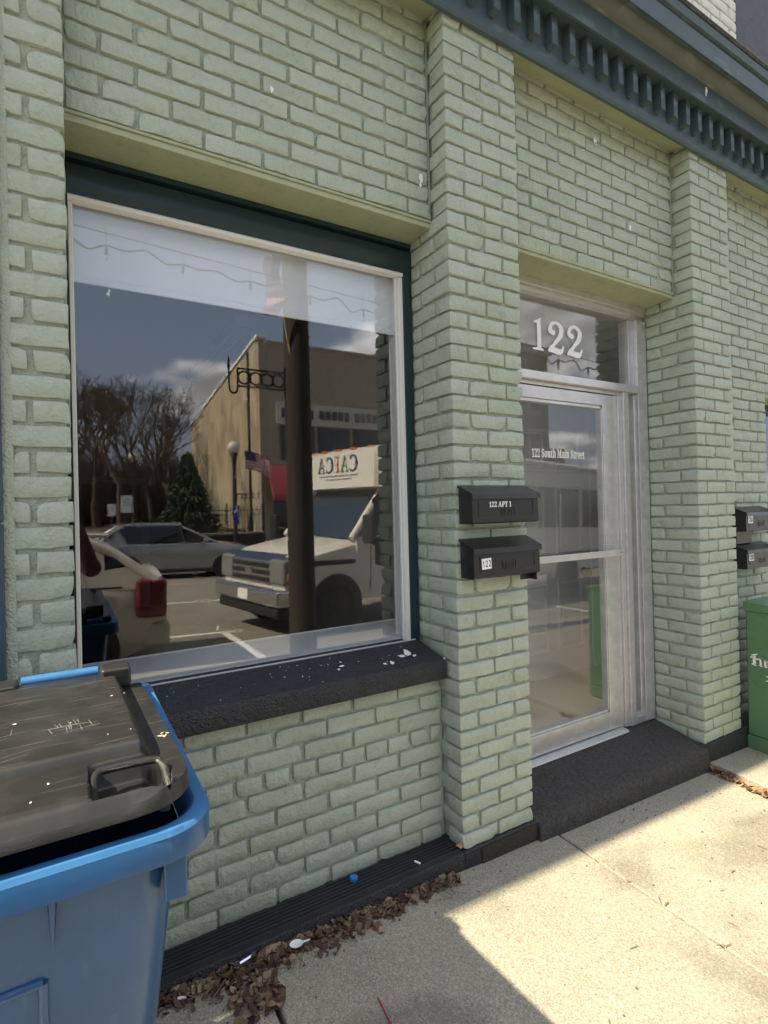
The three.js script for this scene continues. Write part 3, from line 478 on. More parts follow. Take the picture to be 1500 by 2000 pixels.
// ---------- entrance ----------
{
  const t = thing('entrance_door', 'aluminium framed glass entrance door with transom numbered 122 and narrow sidelight', 'door');
  const Z = DRZ, A = M.aluminium, ins = WP + 0.004, out = XR - 0.003;
  const head = part('frame_head', alongX([[-0.40, 2.551], [Z, 2.551], [Z, 2.520], [Z - 0.006, 2.516], [Z - 0.006, 2.500], [Z - 0.022, 2.490], [Z - 0.022, 2.470], [-0.40, 2.470]], ins, out), A, t);
  part('frame_jamb', merged([bx(1.640, out, 0.055, 2.469, -0.38, Z, 0.003), bx(1.592, 1.6395, 2.068, 2.469, -0.38, Z - 0.022, 0.003), bx(1.628, 1.6395, 0.10, 2.018, -0.38, Z - 0.022, 0.003)]), A, t);
  part('frame_jamb', bx(ins, 0.470, 0.055, 2.469, -0.38, Z, 0.003), A, t);
  part('transom_bar', merged([bx(0.4705, 1.6395, 2.022, 2.066, -0.38, Z + 0.010, 0.004), bx(0.4705, 1.4965, 2.001, 2.0215, -0.38, Z - 0.018, 0.003)]), A, t);
  part('mullion', merged([bx(1.497, 1.545, 0.055, 2.0215, -0.38, Z + 0.002, 0.003), bx(1.462, 1.4965, 0.055, 2.0005, -0.38, Z - 0.010, 0.004), bx(1.436, 1.4615, 0.055, 2.0005, -0.38, Z - 0.022, 0.003)]), A, t);
  part('sidelight_sill', merged([bx(1.5455, 1.6395, 0.055, 0.098, -0.38, Z - 0.002, 0.003), bx(1.546, 1.6395, 0.0985, 0.110, -0.35, Z - 0.02, 0.002)]), A, t);
  const tp = part('transom_pane', bx(0.47, 1.594, 2.064, 2.472, Z - 0.040, Z - 0.034, 0), M.panes, t);
  part('sidelight_pane', bx(1.544, 1.63, 0.098, 2.021, Z - 0.040, Z - 0.034, 0), M.panes, t);
  part('threshold', alongX([[-0.38, 0.0485], [-0.262, 0.0485], [-0.266, 0.058], [-0.285, 0.062], [-0.38, 0.062]], 0.471, 1.4355), A, t);
  const leaf = new THREE.Group(); leaf.name = 'door_leaf'; t.add(leaf);
  const lz = Z - 0.016;
  part('stile', merged([bx(1.330, 1.428, 0.068, 1.995, -0.36, lz, 0.004), bx(1.322, 1.3295, 0.185, 1.912, -0.35, lz - 0.006, 0.002)]), A, leaf);
  part('stile', bx(0.478, 0.575, 0.068, 1.995, -0.36, lz, 0.004), A, leaf);
  part('top_rail', merged([bx(0.5755, 1.3295, 1.930, 1.995, -0.36, lz, 0.004), bx(0.5755, 1.3215, 1.912, 1.9295, -0.35, lz - 0.007, 0.003)]), A, leaf);
  part('bottom_rail', merged([bx(0.5755, 1.3295, 0.068, 0.172, -0.36, lz, 0.004), bx(0.5755, 1.3215, 0.1725, 0.186, -0.35, lz - 0.007, 0.003)]), A, leaf);
  part('pane', bx(0.570, 1.325, 0.180, 1.918, Z - 0.042, Z - 0.036, 0), M.panes, leaf);
  part('push_bar', merged([bx(0.545, 1.430, 1.066, 1.102, lz + 0.034, lz + 0.046, 0.003), bx(1.385, 1.418, 1.068, 1.100, lz + 0.0005, lz + 0.0335, 0.003), bx(0.56, 0.59, 1.068, 1.100, lz + 0.0005, lz + 0.0335, 0.003)]), A, leaf);
  for (const x of [1.395, 1.408]) { const s = new THREE.CylinderGeometry(0.003, 0.003, 0.002, 10); s.rotateX(Math.PI / 2); s.translate(x, 1.086, lz + 0.047); part('screw', s, M.darkHole, leaf); }
  const ad = text('122 South Main Street', 0.046, font, 0.001, 0.412); ad.translate(0.774, 1.622, Z - 0.0355); part('address_lettering', ad, M.letterWhite, leaf);
  // house number with curled twos
  const num = []; 
  const one = new THREE.Shape([[0, 0], [0.072, 0], [0.072, 0.008], [0.056, 0.016], [0.056, 0.185], [0.05, 0.186], [0.008, 0.160], [0.010, 0.152], [0.026, 0.156], [0.030, 0.150], [0.030, 0.016], [0, 0.008]].map((p) => new THREE.Vector2(...p)));
  num.push(new THREE.ExtrudeGeometry(one, { depth: 0.001, bevelEnabled: false }));
  const two = () => {
    const c = new THREE.CatmullRomCurve3([[0.030, 0.112, 0.0115], [0.020, 0.128, 0.014], [0.032, 0.166, 0.011], [0.066, 0.177, 0.011], [0.098, 0.150, 0.016], [0.092, 0.108, 0.0165], [0.058, 0.064, 0.012], [0.030, 0.030, 0.010]].map((p) => new THREE.Vector3(...p))), o = [], q = [];
    for (let k = 0; k <= 32; k++) { const a = c.getPoint(k / 32), d = c.getTangent(k / 32), l = Math.hypot(d.x, d.y); o.push(new THREE.Vector2(a.x - d.y / l * a.z * 0.9, a.y + d.x / l * a.z * 0.9)); q.unshift(new THREE.Vector2(a.x + d.y / l * a.z * 0.9, a.y - d.x / l * a.z * 0.9)); }
    const ball = new THREE.CircleGeometry(0.0165, 18); ball.translate(0.038, 0.118, 0.0013);
    const foot = new THREE.Shape(); foot.moveTo(0.004, 0); foot.bezierCurveTo(0.03, 0.006, 0.06, -0.012, 0.088, -0.006); foot.bezierCurveTo(0.108, -0.002, 0.112, 0.02, 0.116, 0.050); foot.lineTo(0.106, 0.050); foot.bezierCurveTo(0.104, 0.026, 0.088, 0.026, 0.070, 0.028); foot.bezierCurveTo(0.050, 0.032, 0.034, 0.040, 0.024, 0.042); foot.bezierCurveTo(0.010, 0.026, 0.004, 0.014, 0.004, 0);
    return [new THREE.ExtrudeGeometry(new THREE.Shape([...o, ...q]), { depth: 0.001, bevelEnabled: false }), ball, new THREE.ExtrudeGeometry(foot, { depth: 0.0011, bevelEnabled: false })];
  };
  for (const g of two()) { g.translate(0.098, 0, 0); num.push(g); } for (const g of two()) { g.translate(0.232, 0, 0); num.push(g); }
  const ng = merged(num); ng.scale(1.12, 0.93, 1); ng.translate(0.800, 2.192, Z - 0.0335); part('house_number', ng, M.letterWhite, tp);
}
// ---------- mailboxes ----------
function mailbox(label, x, y, z, w, h, tilt, extra, group) {
  const t = thing('mailbox', label, 'mailbox', group, [x, y, z]); t.rotation.z = tilt;
  const d = 0.082;
  part('body', alongX([[0, 0], [d - 0.008, 0], [d, 0.006], [d - 0.002, h], [0, h + 0.034]], 0, w), M.blackMetal, t);
  part('lid', alongX([[-0.001, h + 0.044], [-0.004, h + 0.032], [0.004, h + 0.0355], [d + 0.002, h + 0.003], [d + 0.006, h - 0.014], [d + 0.009, h - 0.014], [d + 0.006, h + 0.007]], -0.006, w + 0.006), M.blackMetal, t);
  const f = (a, b) => a * w / 0.357 + b * 0, e = 0.0022;
  part('embossed_frame', merged([bx(0.03, 0.0325, 0.026, h - 0.026, d - 0.003, d + e - 0.001, 0.0008), bx(w - 0.0325, w - 0.03, 0.034, h - 0.022, d - 0.003, d + e - 0.001, 0.0008), bx(0.035, w * 0.36, 0.0225, 0.025, d - 0.003, d + e - 0.001, 0.0008), bx(w * 0.64, w - 0.044, 0.0225, 0.025, d - 0.003, d + e - 0.001, 0.0008)]), M.blackMetal, t);
  const ml = text('Mail', 0.034, font, 0.0022, 0.085); ml.translate(w * 0.40, 0.030, d - 0.0012); part('embossed_word', ml, M.blackMetal, t);
  extra?.(t, w, h, d); return t;
}
mailbox('black metal mailbox lettered 122 APT 1 on the brick pilaster', 0.019, 1.300, 0.004, 0.357, 0.112, 0, (t, w, h, d) => {
  const a = text('122 APT 1', 0.0215, font, 0.001, 0.118); a.translate(0.085, 0.066, d + 0.0002); part('lettering', a, M.letterWhite, t);
}, null);
mailbox('black metal mailbox with white 122 sticker and hook below', 0.020, 1.085, 0.004, 0.357, 0.112, 0.0, (t, w, h, d) => {
  const s = new THREE.Group(); s.name = 'number_sticker'; s.position.set(0.040, 0.036, d + 0.0003); s.rotation.z = 0.05; t.add(s);
  for (let k = 0; k < 3; k++) part('label', bx(k * 0.0165, k * 0.0165 + 0.016, 0, 0.042, 0, 0.0006, 0), M.letterWhite, s);
  ['1', '2', '2'].forEach((c, k) => { const g = text(c, 0.026, fontSans, 0.0003, c === '1' ? 0.006 : 0.010); g.translate(k * 0.0165 + (c === '1' ? 0.005 : 0.003), 0.008, 0.0007); part('digit', g, M.letterBlack, s); });
  part('paper_hook', merged([bx(w - 0.062, w - 0.004, -0.030, -0.001, 0.028, 0.034, 0.002), bx(w - 0.010, w - 0.004, -0.030, -0.001, 0.0345, d - 0.012, 0.002)]), M.blackMetal, t);
}, null);
for (const [y, word, lab] of [[1.170, '120A', 'black metal mailbox with white 120A sticker beyond the pilaster'], [0.935, '120B', 'black metal mailbox with white 120B sticker directly above the newspaper box']])
  mailbox(lab, 2.300, y, REC + 0.004, 0.357, 0.112, 0, (t, w, h, d) => {
    part('sticker', bx(0.022, 0.080, 0.052, 0.096, d + 0.0003, d + 0.0009, 0), M.letterWhite, t);
    const g = text(word, 0.032, fontSans, 0.0003, 0.050); g.translate(0.026, 0.058, d + 0.001); part('lettering', g, M.letterBlack, t);
    if (word === '120A') part('mounting_plate', bx(0.01, 0.2, -0.08, -0.002, -0.002, 0.018, 0.002), M.blackMetal, t);
  }, null);
// ---------- newspaper box ----------
{
  const t = thing('newspaper_box', 'green metal newspaper box with white blackletter title beside the pilaster', 'newspaper box');
  const m = phys([0.105, 0.215, 0.110], 0.38, { clearcoat: 0.3, clearcoatRoughness: 0.35, map: paintMap, bumpMap: flatBump, bumpScale: 0.002 });
  const x0 = 2.170, x1 = 2.62, z0 = 0.016, z1 = 0.46, yb = gy(2.2, 0.2) + 0.034;
  part('body', bx(x0, x1, yb + 0.085, 0.705, z0, z1, 0.010), m, t);
  part('plinth', bx(x0 - 0.004, x1 + 0.004, yb, yb + 0.084, z0 - 0.004, z1 + 0.004, 0.006), m, t);
  part('top', alongX([[z0 - 0.006, 0.706], [z1 + 0.008, 0.706], [z1 + 0.008, 0.720], [z1, 0.728], [z0 - 0.006, 0.760]], x0 - 0.008, x1 + 0.008), m, t);
  part('gasket', bx(x0 - 0.0005, x1 + 0.0005, 0.700, 0.7055, z0 - 0.001, z1 + 0.002, 0), std([0.16, 0.11, 0.05], 0.8), t);
  // blackletter capitals drawn from strokes
  const st = (pts, w = 0.007) => { const o = []; for (const [a, b, c, d] of pts) { const l = Math.hypot(c - a, d - b), nx = -(d - b) / l * w / 2, ny = (c - a) / l * w / 2; o.push(new THREE.ExtrudeGeometry(new THREE.Shape([[a + nx, b + ny], [c + nx, d + ny], [c - nx, d - ny], [a - nx, b - ny]].map((p) => new THREE.Vector2(...p))), { depth: 0.001, bevelEnabled: false })); } return o; };
  const H = [...st([[0.008, 0.004, 0.008, 0.070], [0.014, 0.010, 0.014, 0.066]], 0.006), ...st([[0, 0.066, 0.024, 0.080], [-0.004, 0.050, 0.010, 0.058], [0.012, 0.042, 0.034, 0.050], [0.034, 0.050, 0.038, 0.004], [0.030, 0.008, 0.042, 0.0], [0.0, 0.008, 0.018, 0.0]], 0.008)];
  const lower = (x, k) => [...st([[x, 0.006, x, 0.044], [x - 0.004, 0.046, x + 0.006, 0.040], [x - 0.003, 0.008, x + 0.006, 0.0]], 0.008), ...(k ? st([[x + 0.014, 0.006, x + 0.014, 0.044], [x + 0.011, 0.008, x + 0.020, 0.0], [x, 0.044, x + 0.014, 0.040]], 0.008) : st([[x + 0.004, 0.036, x + 0.014, 0.046]], 0.009))];
  const g = merged([...H, ...lower(0.054, 1), ...lower(0.084, 0)]); g.scale(1.35, 0.86, 1); g.rotateY(-Math.PI / 2); g.translate(x0 - 0.0008, 0.385, z0 + 0.030); part('title_lettering', g, M.letterWhite, t);
  const g2 = merged([...st([[0, 0.03, 0.02, 0.024], [0.0, 0.0, 0.018, 0.008], [0.024, 0.0, 0.024, 0.03]], 0.006)]); g2.rotateY(-Math.PI / 2); g2.translate(x0 - 0.0008, 0.305, z0 + 0.105); part('title_lettering', g2, M.letterWhite, t);
}
// next bay's window
{
  const t = thing('side_window', 'dark window with teal frame past the stacked mailboxes', 'window');
  part('frame', merged([bx(NEXT + 0.002, NEXT + 0.06, 0.70, 2.0595, -0.32, -0.25, 0.004), bx(NEXT + 0.0605, 3.9, 2.0, 2.0595, -0.32, -0.25, 0.004), bx(NEXT + 0.0605, 3.9, 0.70, 0.76, -0.32, -0.25, 0.004)]), M.teal, t);
  part('pane', bx(NEXT + 0.058, 3.9, 0.758, 2.002, -0.296, -0.29, 0), M.panes, t);
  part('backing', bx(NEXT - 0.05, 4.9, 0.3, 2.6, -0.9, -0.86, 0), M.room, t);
}

// ---------- wheeled recycling bin ----------
{
  const t = thing('recycling_bin', 'blue wheeled recycling bin with scuffed black lid against the wall', 'bin', null, [-1.462, 0, 0]);
  const scuff = tex(1024, 1024, (u, v, o) => {
    const n = fbm(u * 9, v * 9, 9, 5, 31), st = fbm(u * 4, v * 70, 70, 4, 32), sc = sm(0.66, 0.80, fbm(u * 5 + 2, v * 60, 60, 3, 37)), sp = vn(u * 170, v * 170, 170, 38), dust = sm(0.45, 0.75, fbm(u * 15, v * 15, 15, 4, 39));
    let k = 0.60 + 0.55 * (n - 0.5) + 0.16 * (st - 0.5) + 0.5 * sc + 0.25 * dust; if (sp > 0.972) k += 0.9 * (sp - 0.96) * 30 * 0.5;
    o[0] = k * 0.51; o[1] = k * 0.505; o[2] = k * 0.495;
  }, { repeat: [1.6, 1.6] });
  const lidM = std([0.056, 0.055, 0.053], 0.42, { map: scuff, bumpMap: scuff, bumpScale: 0.002 });
  const blueMap = tex(512, 512, (u, v, o) => { const n = fbm(u * 6, v * 6, 6, 5, 51), s = sm(0.70, 0.82, fbm(u * 50, v * 8, 50, 4, 52)), k = 0.82 + 0.3 * (n - 0.5); o[0] = k + 0.35 * s; o[1] = k + 0.2 * s; o[2] = k + 0.08 * s; for (let i = 0; i < 3; i++) o[i] *= 0.8; }, { repeat: [1.5, 1.5] });
  const blue = phys([0.032, 0.130, 0.315], 0.28, { map: blueMap, clearcoat: 0.25, clearcoatRoughness: 0.25, bumpMap: flatBump, bumpScale: 0.0015 });
  const bright = phys([0.055, 0.220, 0.50], 0.36, { map: blueMap });  // lit copy of the blue: sunlight on the rim put into the colour
  const hw = 0.308, zb = 0.158, zf = 0.905;
  const rrect = (w, z0, z1, rF, rB, y, n = 8) => { // a rounded rectangle ring, front corners rF, back corners rB
    const o = [], arc = (cx, cz, r, a0) => { for (let k = 0; k <= n; k++) { const a = a0 + k / n * Math.PI / 2; o.push([cx + r * Math.cos(a), typeof y === 'function' ? y(cz + r * Math.sin(a)) : y, cz + r * Math.sin(a)]); } };
    arc(w - rF, z1 - rF, rF, 0); arc(-w + rF, z1 - rF, rF, Math.PI / 2); arc(-w + rB, z0 + rB, rB, Math.PI); arc(w - rB, z0 + rB, rB, Math.PI * 1.5); return o.reverse();
  };
  const gb = gy(-1.47, 0.5);
  // body: tapered walls, a shallow waist line, hollow inside
  const body = [[gb + 0.012, 0.155, 0.035, 0.06], [gb + 0.03, 0.145, 0.02, 0.05], [0.18, 0.120, 0.02, 0.06], [0.40, 0.088, 0.02, 0.062], [0.60, 0.060, 0.012, 0.064], [0.76, 0.042, 0.006, 0.066], [0.885, 0.026, 0.0, 0.068]].map(([y, i, b, r]) => rrect(hw - i - 0.012, zb + 0.015 + b, zf - i * 0.85 - 0.018, r, 0.03, y));
  const inner = [[0.885, 0.038], [0.40, 0.10]].map(([y, i]) => rrect(hw - i - 0.012, zb + 0.07, zf - i * 0.85 - 0.018, 0.06, 0.03, y));
  part('body', merged([loft(body, true, false, 0.9), loft(inner, false, true, 0.9)]), blue, t);
  // rim: a rolled flange with a skirt
  const ry = (z) => 0.930;
  const rimR = [[0.034, 0.896], [0.034, 0.905], [0.006, 0.884], [0.0, 0.888], [0.0, 0.924], [0.004, 0.930], [0.020, 0.931], [0.026, 0.928], [0.034, 0.915], [0.040, 0.895], [0.034, 0.896]].map(([i, y]) => rrect(hw - i, zb + i * 0.6, zf - i, Math.max(0.02, 0.075 - i * 0.6), 0.03, y));
  part('rim', loft(rimR, false, false, 0.7), blue, t);
  part('rim_painted_sun', loft([[-0.0006, 0.924], [0.0034, 0.9308], [0.014, 0.9318], [0.0195, 0.9314]].map(([i, y]) => rrect(hw - i, zb + i * 0.6, zf - i, 0.075 - i * 0.6, 0.03, y)), false, false, 0.9), bright, t);  // sunlit top of the rim, painted on in the lighter blue
  for (const [x, z, r] of [[0.253, 0.862, 0.12], [-0.253, 0.862, -0.12], [-0.06, 0.8735, 0], [0.10, 0.8735, 0]]) { const wide = Math.abs(x) > 0.2; const g = wide ? bx(-0.016, 0.016, 0.815, 0.884, -0.015, 0.014, 0.004) : loft([[[-0.001, 0.80, 0], [0.001, 0.80, 0], [0.001, 0.80, 0.002], [-0.001, 0.80, 0.002]], [[-0.008, 0.883, 0], [0.008, 0.883, 0], [0.004, 0.883, 0.014], [-0.004, 0.883, 0.014]]].map((q) => q.map(([a, b, c]) => [a, b, c - 0.012]))); g.rotateY(-r); g.translate(x, 0, z); part('gusset', g, blue, t); }
  part('lift_hook', bx(0.268, 0.284, 0.81, 0.884, 0.60, 0.66, 0.004), blue, t);
  // raised panel on the front
  { const y0 = 0.42, y1 = 0.757, tilt = (y) => zf - 0.018 - 0.85 * lerp(0.060, 0.020, (y - 0.6) / 0.3); part('label_frame', merged([rod([0.088, y1, tilt(y1) - 0.003], [0.088, y0, tilt(y0) - 0.001], 0.0065, 8), rod([-0.20, y1, tilt(y1) - 0.003], [0.088, y1, tilt(y1) - 0.003], 0.0065, 8), rod([-0.20, y1, tilt(y1) - 0.010], [-0.20, y0, tilt(y0) - 0.005], 0.007, 8)]), blue, t);}
  // lid
  const lz0 = 0.215, lz1 = 0.895, lw = 0.280, N = 150, K = 150, pos = [], idx = [], uv = [];
  const flange = (z) => 0.948 + 0.038 * (z - lz0) / (lz1 - lz0);
  const top = (x, z) => {
    let y = flange(z);
    const ex = sm(lw - 0.040, lw - 0.062, Math.abs(x)), dome = 0.034 * ex * sm(lz0 - 0.02, lz0 + 0.01, z) * (1 - sm(0.752, 0.778, z)) + 0.006 * ex * Math.cos(x * 5) * (1 - sm(0.70, 0.76, z));
    const apron = 0.020 * ex * sm(0.72, 0.76, z) * (1 - sm(0.868, 0.893, z)) * (1 - 0.4 * sm(0.77, 0.87, z));
    y += Math.max(dome, apron);
    for (const sg of [1, -1]) { const qx = x * sg, rec = sm(0.146, 0.154, qx) * (1 - sm(0.246, 0.254, qx)) * sm(0.780, 0.788, z) * (1 - sm(0.872, 0.880, z)); y -= rec * 0.040; }
    if (z > lz1 - 0.012) y -= 0.010 * sm(lz1 - 0.012, lz1, z);
    return y + 0.0012 * (n3(x * 18, z * 18, 1, 61) - 0.5);
  };
  const edge = (s) => s; // grid squeezed into a rounded footprint
  for (let j = 0; j <= K; j++) for (let i = 0; i <= N; i++) {
    const z = lerp(lz0, lz1, j / K), r = 0.085; let w = lw; if (z > lz1 - r) { const q = z - (lz1 - r); w = lw - r + Math.sqrt(Math.max(0, r * r - q * q)); }
    const x = lerp(-w, w, i / N); pos.push(x, top(x, z), z); uv.push(x, z);
  }
  const tri = (a, b, c) => idx.push(a, b, c);
  for (let j = 0; j < K; j++) for (let i = 0; i < N; i++) { const a = j * (N + 1) + i; tri(a, a + N + 1, a + 1); tri(a + 1, a + N + 1, a + N + 2); }
  const loop = []; for (let i = 0; i <= N; i++) loop.push(i); for (let j = 1; j <= K; j++) loop.push(j * (N + 1) + N); for (let i = N - 1; i >= 0; i--) loop.push(K * (N + 1) + i); for (let j = K - 1; j > 0; j--) loop.push(j * (N + 1));
  const b0 = pos.length / 3;
  for (const k of loop) { pos.push(pos[k * 3], pos[k * 3 + 1], pos[k * 3 + 2]); uv.push(pos[k * 3], pos[k * 3 + 2]); }
  const b1 = pos.length / 3;
  for (const k of loop) { const z = pos[k * 3 + 2], x = pos[k * 3]; pos.push(x * 1.008, flange(z) - 0.026, z + (z > 0.6 ? 0.003 : 0)); uv.push(x + 0.02, z + 0.03); }
  for (let k = 0; k < loop.length; k++) { const a = b0 + k, b = b0 + (k + 1) % loop.length, c = b1 + k, d = b1 + (k + 1) % loop.length; tri(a, b, c); tri(b, d, c); }
  const lg = new THREE.BufferGeometry(); lg.setAttribute('position', new THREE.Float32BufferAttribute(pos, 3)); lg.setAttribute('uv', new THREE.Float32BufferAttribute(uv, 2)); lg.setIndex(idx); lg.computeVertexNormals();
  const lid = part('lid', toCreasedNormals(lg, 0.9), lidM, t);
  for (const s of [1, -1]) { // grip bars over the hand wells
    const y = (z) => flange(z), za = 0.803, pts = [[s * 0.150, y(za) - 0.008, za + 0.07], [s * 0.152, y(za) + 0.008, za + 0.02], [s * 0.160, y(za) + 0.014, za + 0.002], [s * 0.20, y(za) + 0.014, za], [s * 0.238, y(za) + 0.012, za + 0.002], [s * 0.247, y(za) + 0.004, za + 0.02], [s * 0.249, y(za) - 0.012, za + 0.05]];
    part('grip', tube(pts, 0.0058, 8, 40), lidM, lid);
  }
  part('hinge_knuckle', merged([bx(0.190, 0.255, 0.955, 1.004, 0.196, 0.262, 0.008), bx(-0.255, -0.190, 0.955, 1.004, 0.196, 0.262, 0.008), bx(-0.035, 0.026, 0.955, 1.000, 0.196, 0.262, 0.008)]), lidM, t);
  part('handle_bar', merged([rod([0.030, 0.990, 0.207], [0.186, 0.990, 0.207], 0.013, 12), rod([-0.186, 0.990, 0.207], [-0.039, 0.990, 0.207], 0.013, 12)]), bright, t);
  part('handle_bracket', merged([bx(0.192, 0.25, 0.86, 0.950, 0.175, 0.21, 0.006), bx(-0.25, -0.192, 0.86, 0.950, 0.175, 0.21, 0.006)]), blue, t);
  for (const x of [0.23, -0.23]) { const w = new THREE.CylinderGeometry(0.12, 0.12, 0.05, 28); w.rotateZ(Math.PI / 2); w.translate(x, gb + 0.124, zb + 0.095); const wh = part('wheel', w, std([0.02, 0.02, 0.02], 0.8), t); const hub = new THREE.CylinderGeometry(0.045, 0.045, 0.054, 16); hub.rotateZ(Math.PI / 2); hub.translate(x, gb + 0.124, zb + 0.095); part('hub', hub, std([0.06, 0.06, 0.06], 0.6), wh); }
  part('axle', rod([-0.22, gb + 0.124, zb + 0.095], [0.22, gb + 0.124, zb + 0.095], 0.012, 8), M.iron, t);
  { // scratches cut into the lid
    const g = []; reseed(808);
    const cut = (x, z, a, l, w) => { const n = 6, pos = [], ix = []; for (let k = 0; k <= n; k++) { const q = k / n - 0.5, px = x + Math.cos(a) * l * q, pz = z + Math.sin(a) * l * q, ww = w * (1 - 3.2 * q * q); for (const s of [-1, 1]) { const ex = px - Math.sin(a) * ww * s, ez = pz + Math.cos(a) * ww * s; pos.push(ex, top(ex, ez) + 0.0006, ez); } if (k < n) ix.push(2 * k, 2 * k + 1, 2 * k + 2, 2 * k + 1, 2 * k + 3, 2 * k + 2); } const b = new THREE.BufferGeometry(); b.setAttribute('position', new THREE.Float32BufferAttribute(pos, 3)); b.setIndex(ix); b.computeVertexNormals(); g.push(b); };
    for (let k = 0; k < 16; k++) cut(0.12 + rr(-0.03, 0.04), 0.62 + rr(-0.02, 0.03), 1.45 + rr(-0.15, 0.15), rr(0.02, 0.05), rr(0.0003, 0.0008));
    for (let k = 0; k < 10; k++) cut(0.13 + rr(-0.03, 0.03), 0.63 + rr(-0.015, 0.02), rr(-0.25, 0.1), rr(0.02, 0.06), rr(0.0004, 0.001));
    for (let k = 0; k < 34; k++) cut(rr(-0.02, 0.24), rr(0.26, 0.76), rr(-0.35, 0.15), rr(0.03, 0.14), rr(0.0002, 0.0006));
    for (let k = 0; k < 6; k++) { const a = k / 6 * 6.28; cut(0.005 + Math.cos(a) * 0.035, 0.60 + Math.sin(a) * 0.045, a + 1.57, 0.04, 0.0004); }
    part('scratches', merged(g), std([0.15, 0.147, 0.138], 0.9, { side: THREE.DoubleSide }), lid).userData = { kind: 'stuff' };
  }
  // flecks of paint on the lid and scraped plastic on the rim
  reseed(404);
  for (let k = 0; k < 8; k++) { const x = rr(-0.0, 0.275), z = rr(0.24, 0.88), s = k < 5 ? rr(0.0025, 0.004) : rr(0.0008, 0.002); const m = patch(lid, 0, 0, 0, s, 200 + k, -Math.PI / 2); m.name = 'fleck'; m.position.set(x, top(x, z) + 0.0012, z); m.rotation.y = k; }
  for (let k = 0; k < 5; k++) { const m = patch(lid, 0, 0, 0, rr(0.003, 0.007), 300 + k, -Math.PI / 2, std([0.42, 0.38, 0.26], 0.9)); m.name = 'fleck'; m.position.set(rr(0.262, 0.276), 0, rr(0.60, 0.68)); m.position.y = top(m.position.x, m.position.z) + 0.001; m.rotation.y = k; }
}

// ---------- litter ----------
function leafGeo(k) {
  const g = new THREE.PlaneGeometry(0.030, 0.044, 3, 4), p = g.attributes.position;
  for (let i = 0; i < p.count; i++) { let x = p.getX(i), y = p.getY(i); const t = y / 0.044 + 0.5, w = Math.sin(Math.PI * clamp(t * 0.92 + 0.06, 0, 1)) * (0.8 + 0.5 * h2(i, k, 7)); p.setXYZ(i, x * w, y, 0.012 * Math.cos(x * 90 + k) * h2(k, 2) + 0.010 * Math.sin(t * 3 + k * 1.3) + 0.004 * h2(i, k, 9)); }
  g.rotateX(-Math.PI / 2); g.computeVertexNormals(); return g;
}
function litter(name, label, kinds, n, place, cols, size, seed) {
  const grp = new THREE.Group(); grp.name = numbered(name); grp.userData = { kind: 'stuff', label, category: 'leaves' }; scene.add(grp); reseed(seed);
  const mat = std([1, 1, 1], 0.85, { side: THREE.DoubleSide }), q = new THREE.Quaternion(), m4 = new THREE.Matrix4(), e = new THREE.Euler(), c = new THREE.Color();
  for (let k = 0; k < kinds; k++) {
    const im = new THREE.InstancedMesh(leafGeo(k + seed), mat, Math.floor(n / kinds)); im.name = 'leaves'; im.userData = { kind: 'stuff' }; im.castShadow = im.receiveShadow = true;
    for (let i = 0; i < im.count; i++) { const [x, z, lift] = place(), s = rr(...size); e.set(rr(-0.6, 0.6), rr(0, 6.3), rr(-0.6, 0.6)); q.setFromEuler(e); m4.compose(new THREE.Vector3(x, gy(x, z) + 0.004 + lift, z), q, new THREE.Vector3(s, s, s)); im.setMatrixAt(i, m4); const b = cols[Math.floor(rnd() * cols.length)], f = rr(0.65, 1.25); im.setColorAt(i, c.setRGB(b[0] * f, b[1] * f, b[2] * f)); }
    grp.add(im);
  }
}
const BROWN = [[0.150, 0.086, 0.047], [0.115, 0.062, 0.036], [0.21, 0.138, 0.08], [0.27, 0.20, 0.13], [0.09, 0.046, 0.034]];
litter('leaf_litter', 'brown dead leaves drifted along the foot of the ledge', 6, 900, () => { const x = rr(-1.28, -0.06), c = x < -0.95 ? 0.06 : x < -0.75 ? 0.075 : 0.062 + 0.02 * Math.sin(x * 9); const d = Math.abs(rr(-1, 1) * rr(0.3, 1)); return [x, 0.016 + (rnd() < 0.1 ? d * 1.7 : d * 1.15) * c, (1 - d) * 0.013 * rnd()]; }, BROWN, [0.22, 1.0], 31);
litter('leaf_litter', 'brown leaves caught in the pavement joint', 3, 90, () => [rr(-0.96, -0.82), rr(0.10, 0.22), 0.012 * rnd()], BROWN, [0.4, 0.9], 33);
litter('leaf_litter', 'tan leaves and needles lying against the raised slab', 3, 110, () => { const s = rnd(); return [1.735 - 0.02 * s + rr(-0.035, 0.01), 0.0 + s * 0.34, 0.012 * rnd()]; }, [[0.30, 0.17, 0.08], [0.22, 0.11, 0.05], [0.36, 0.24, 0.12], [0.10, 0.05, 0.03]], [0.4, 0.9], 35);
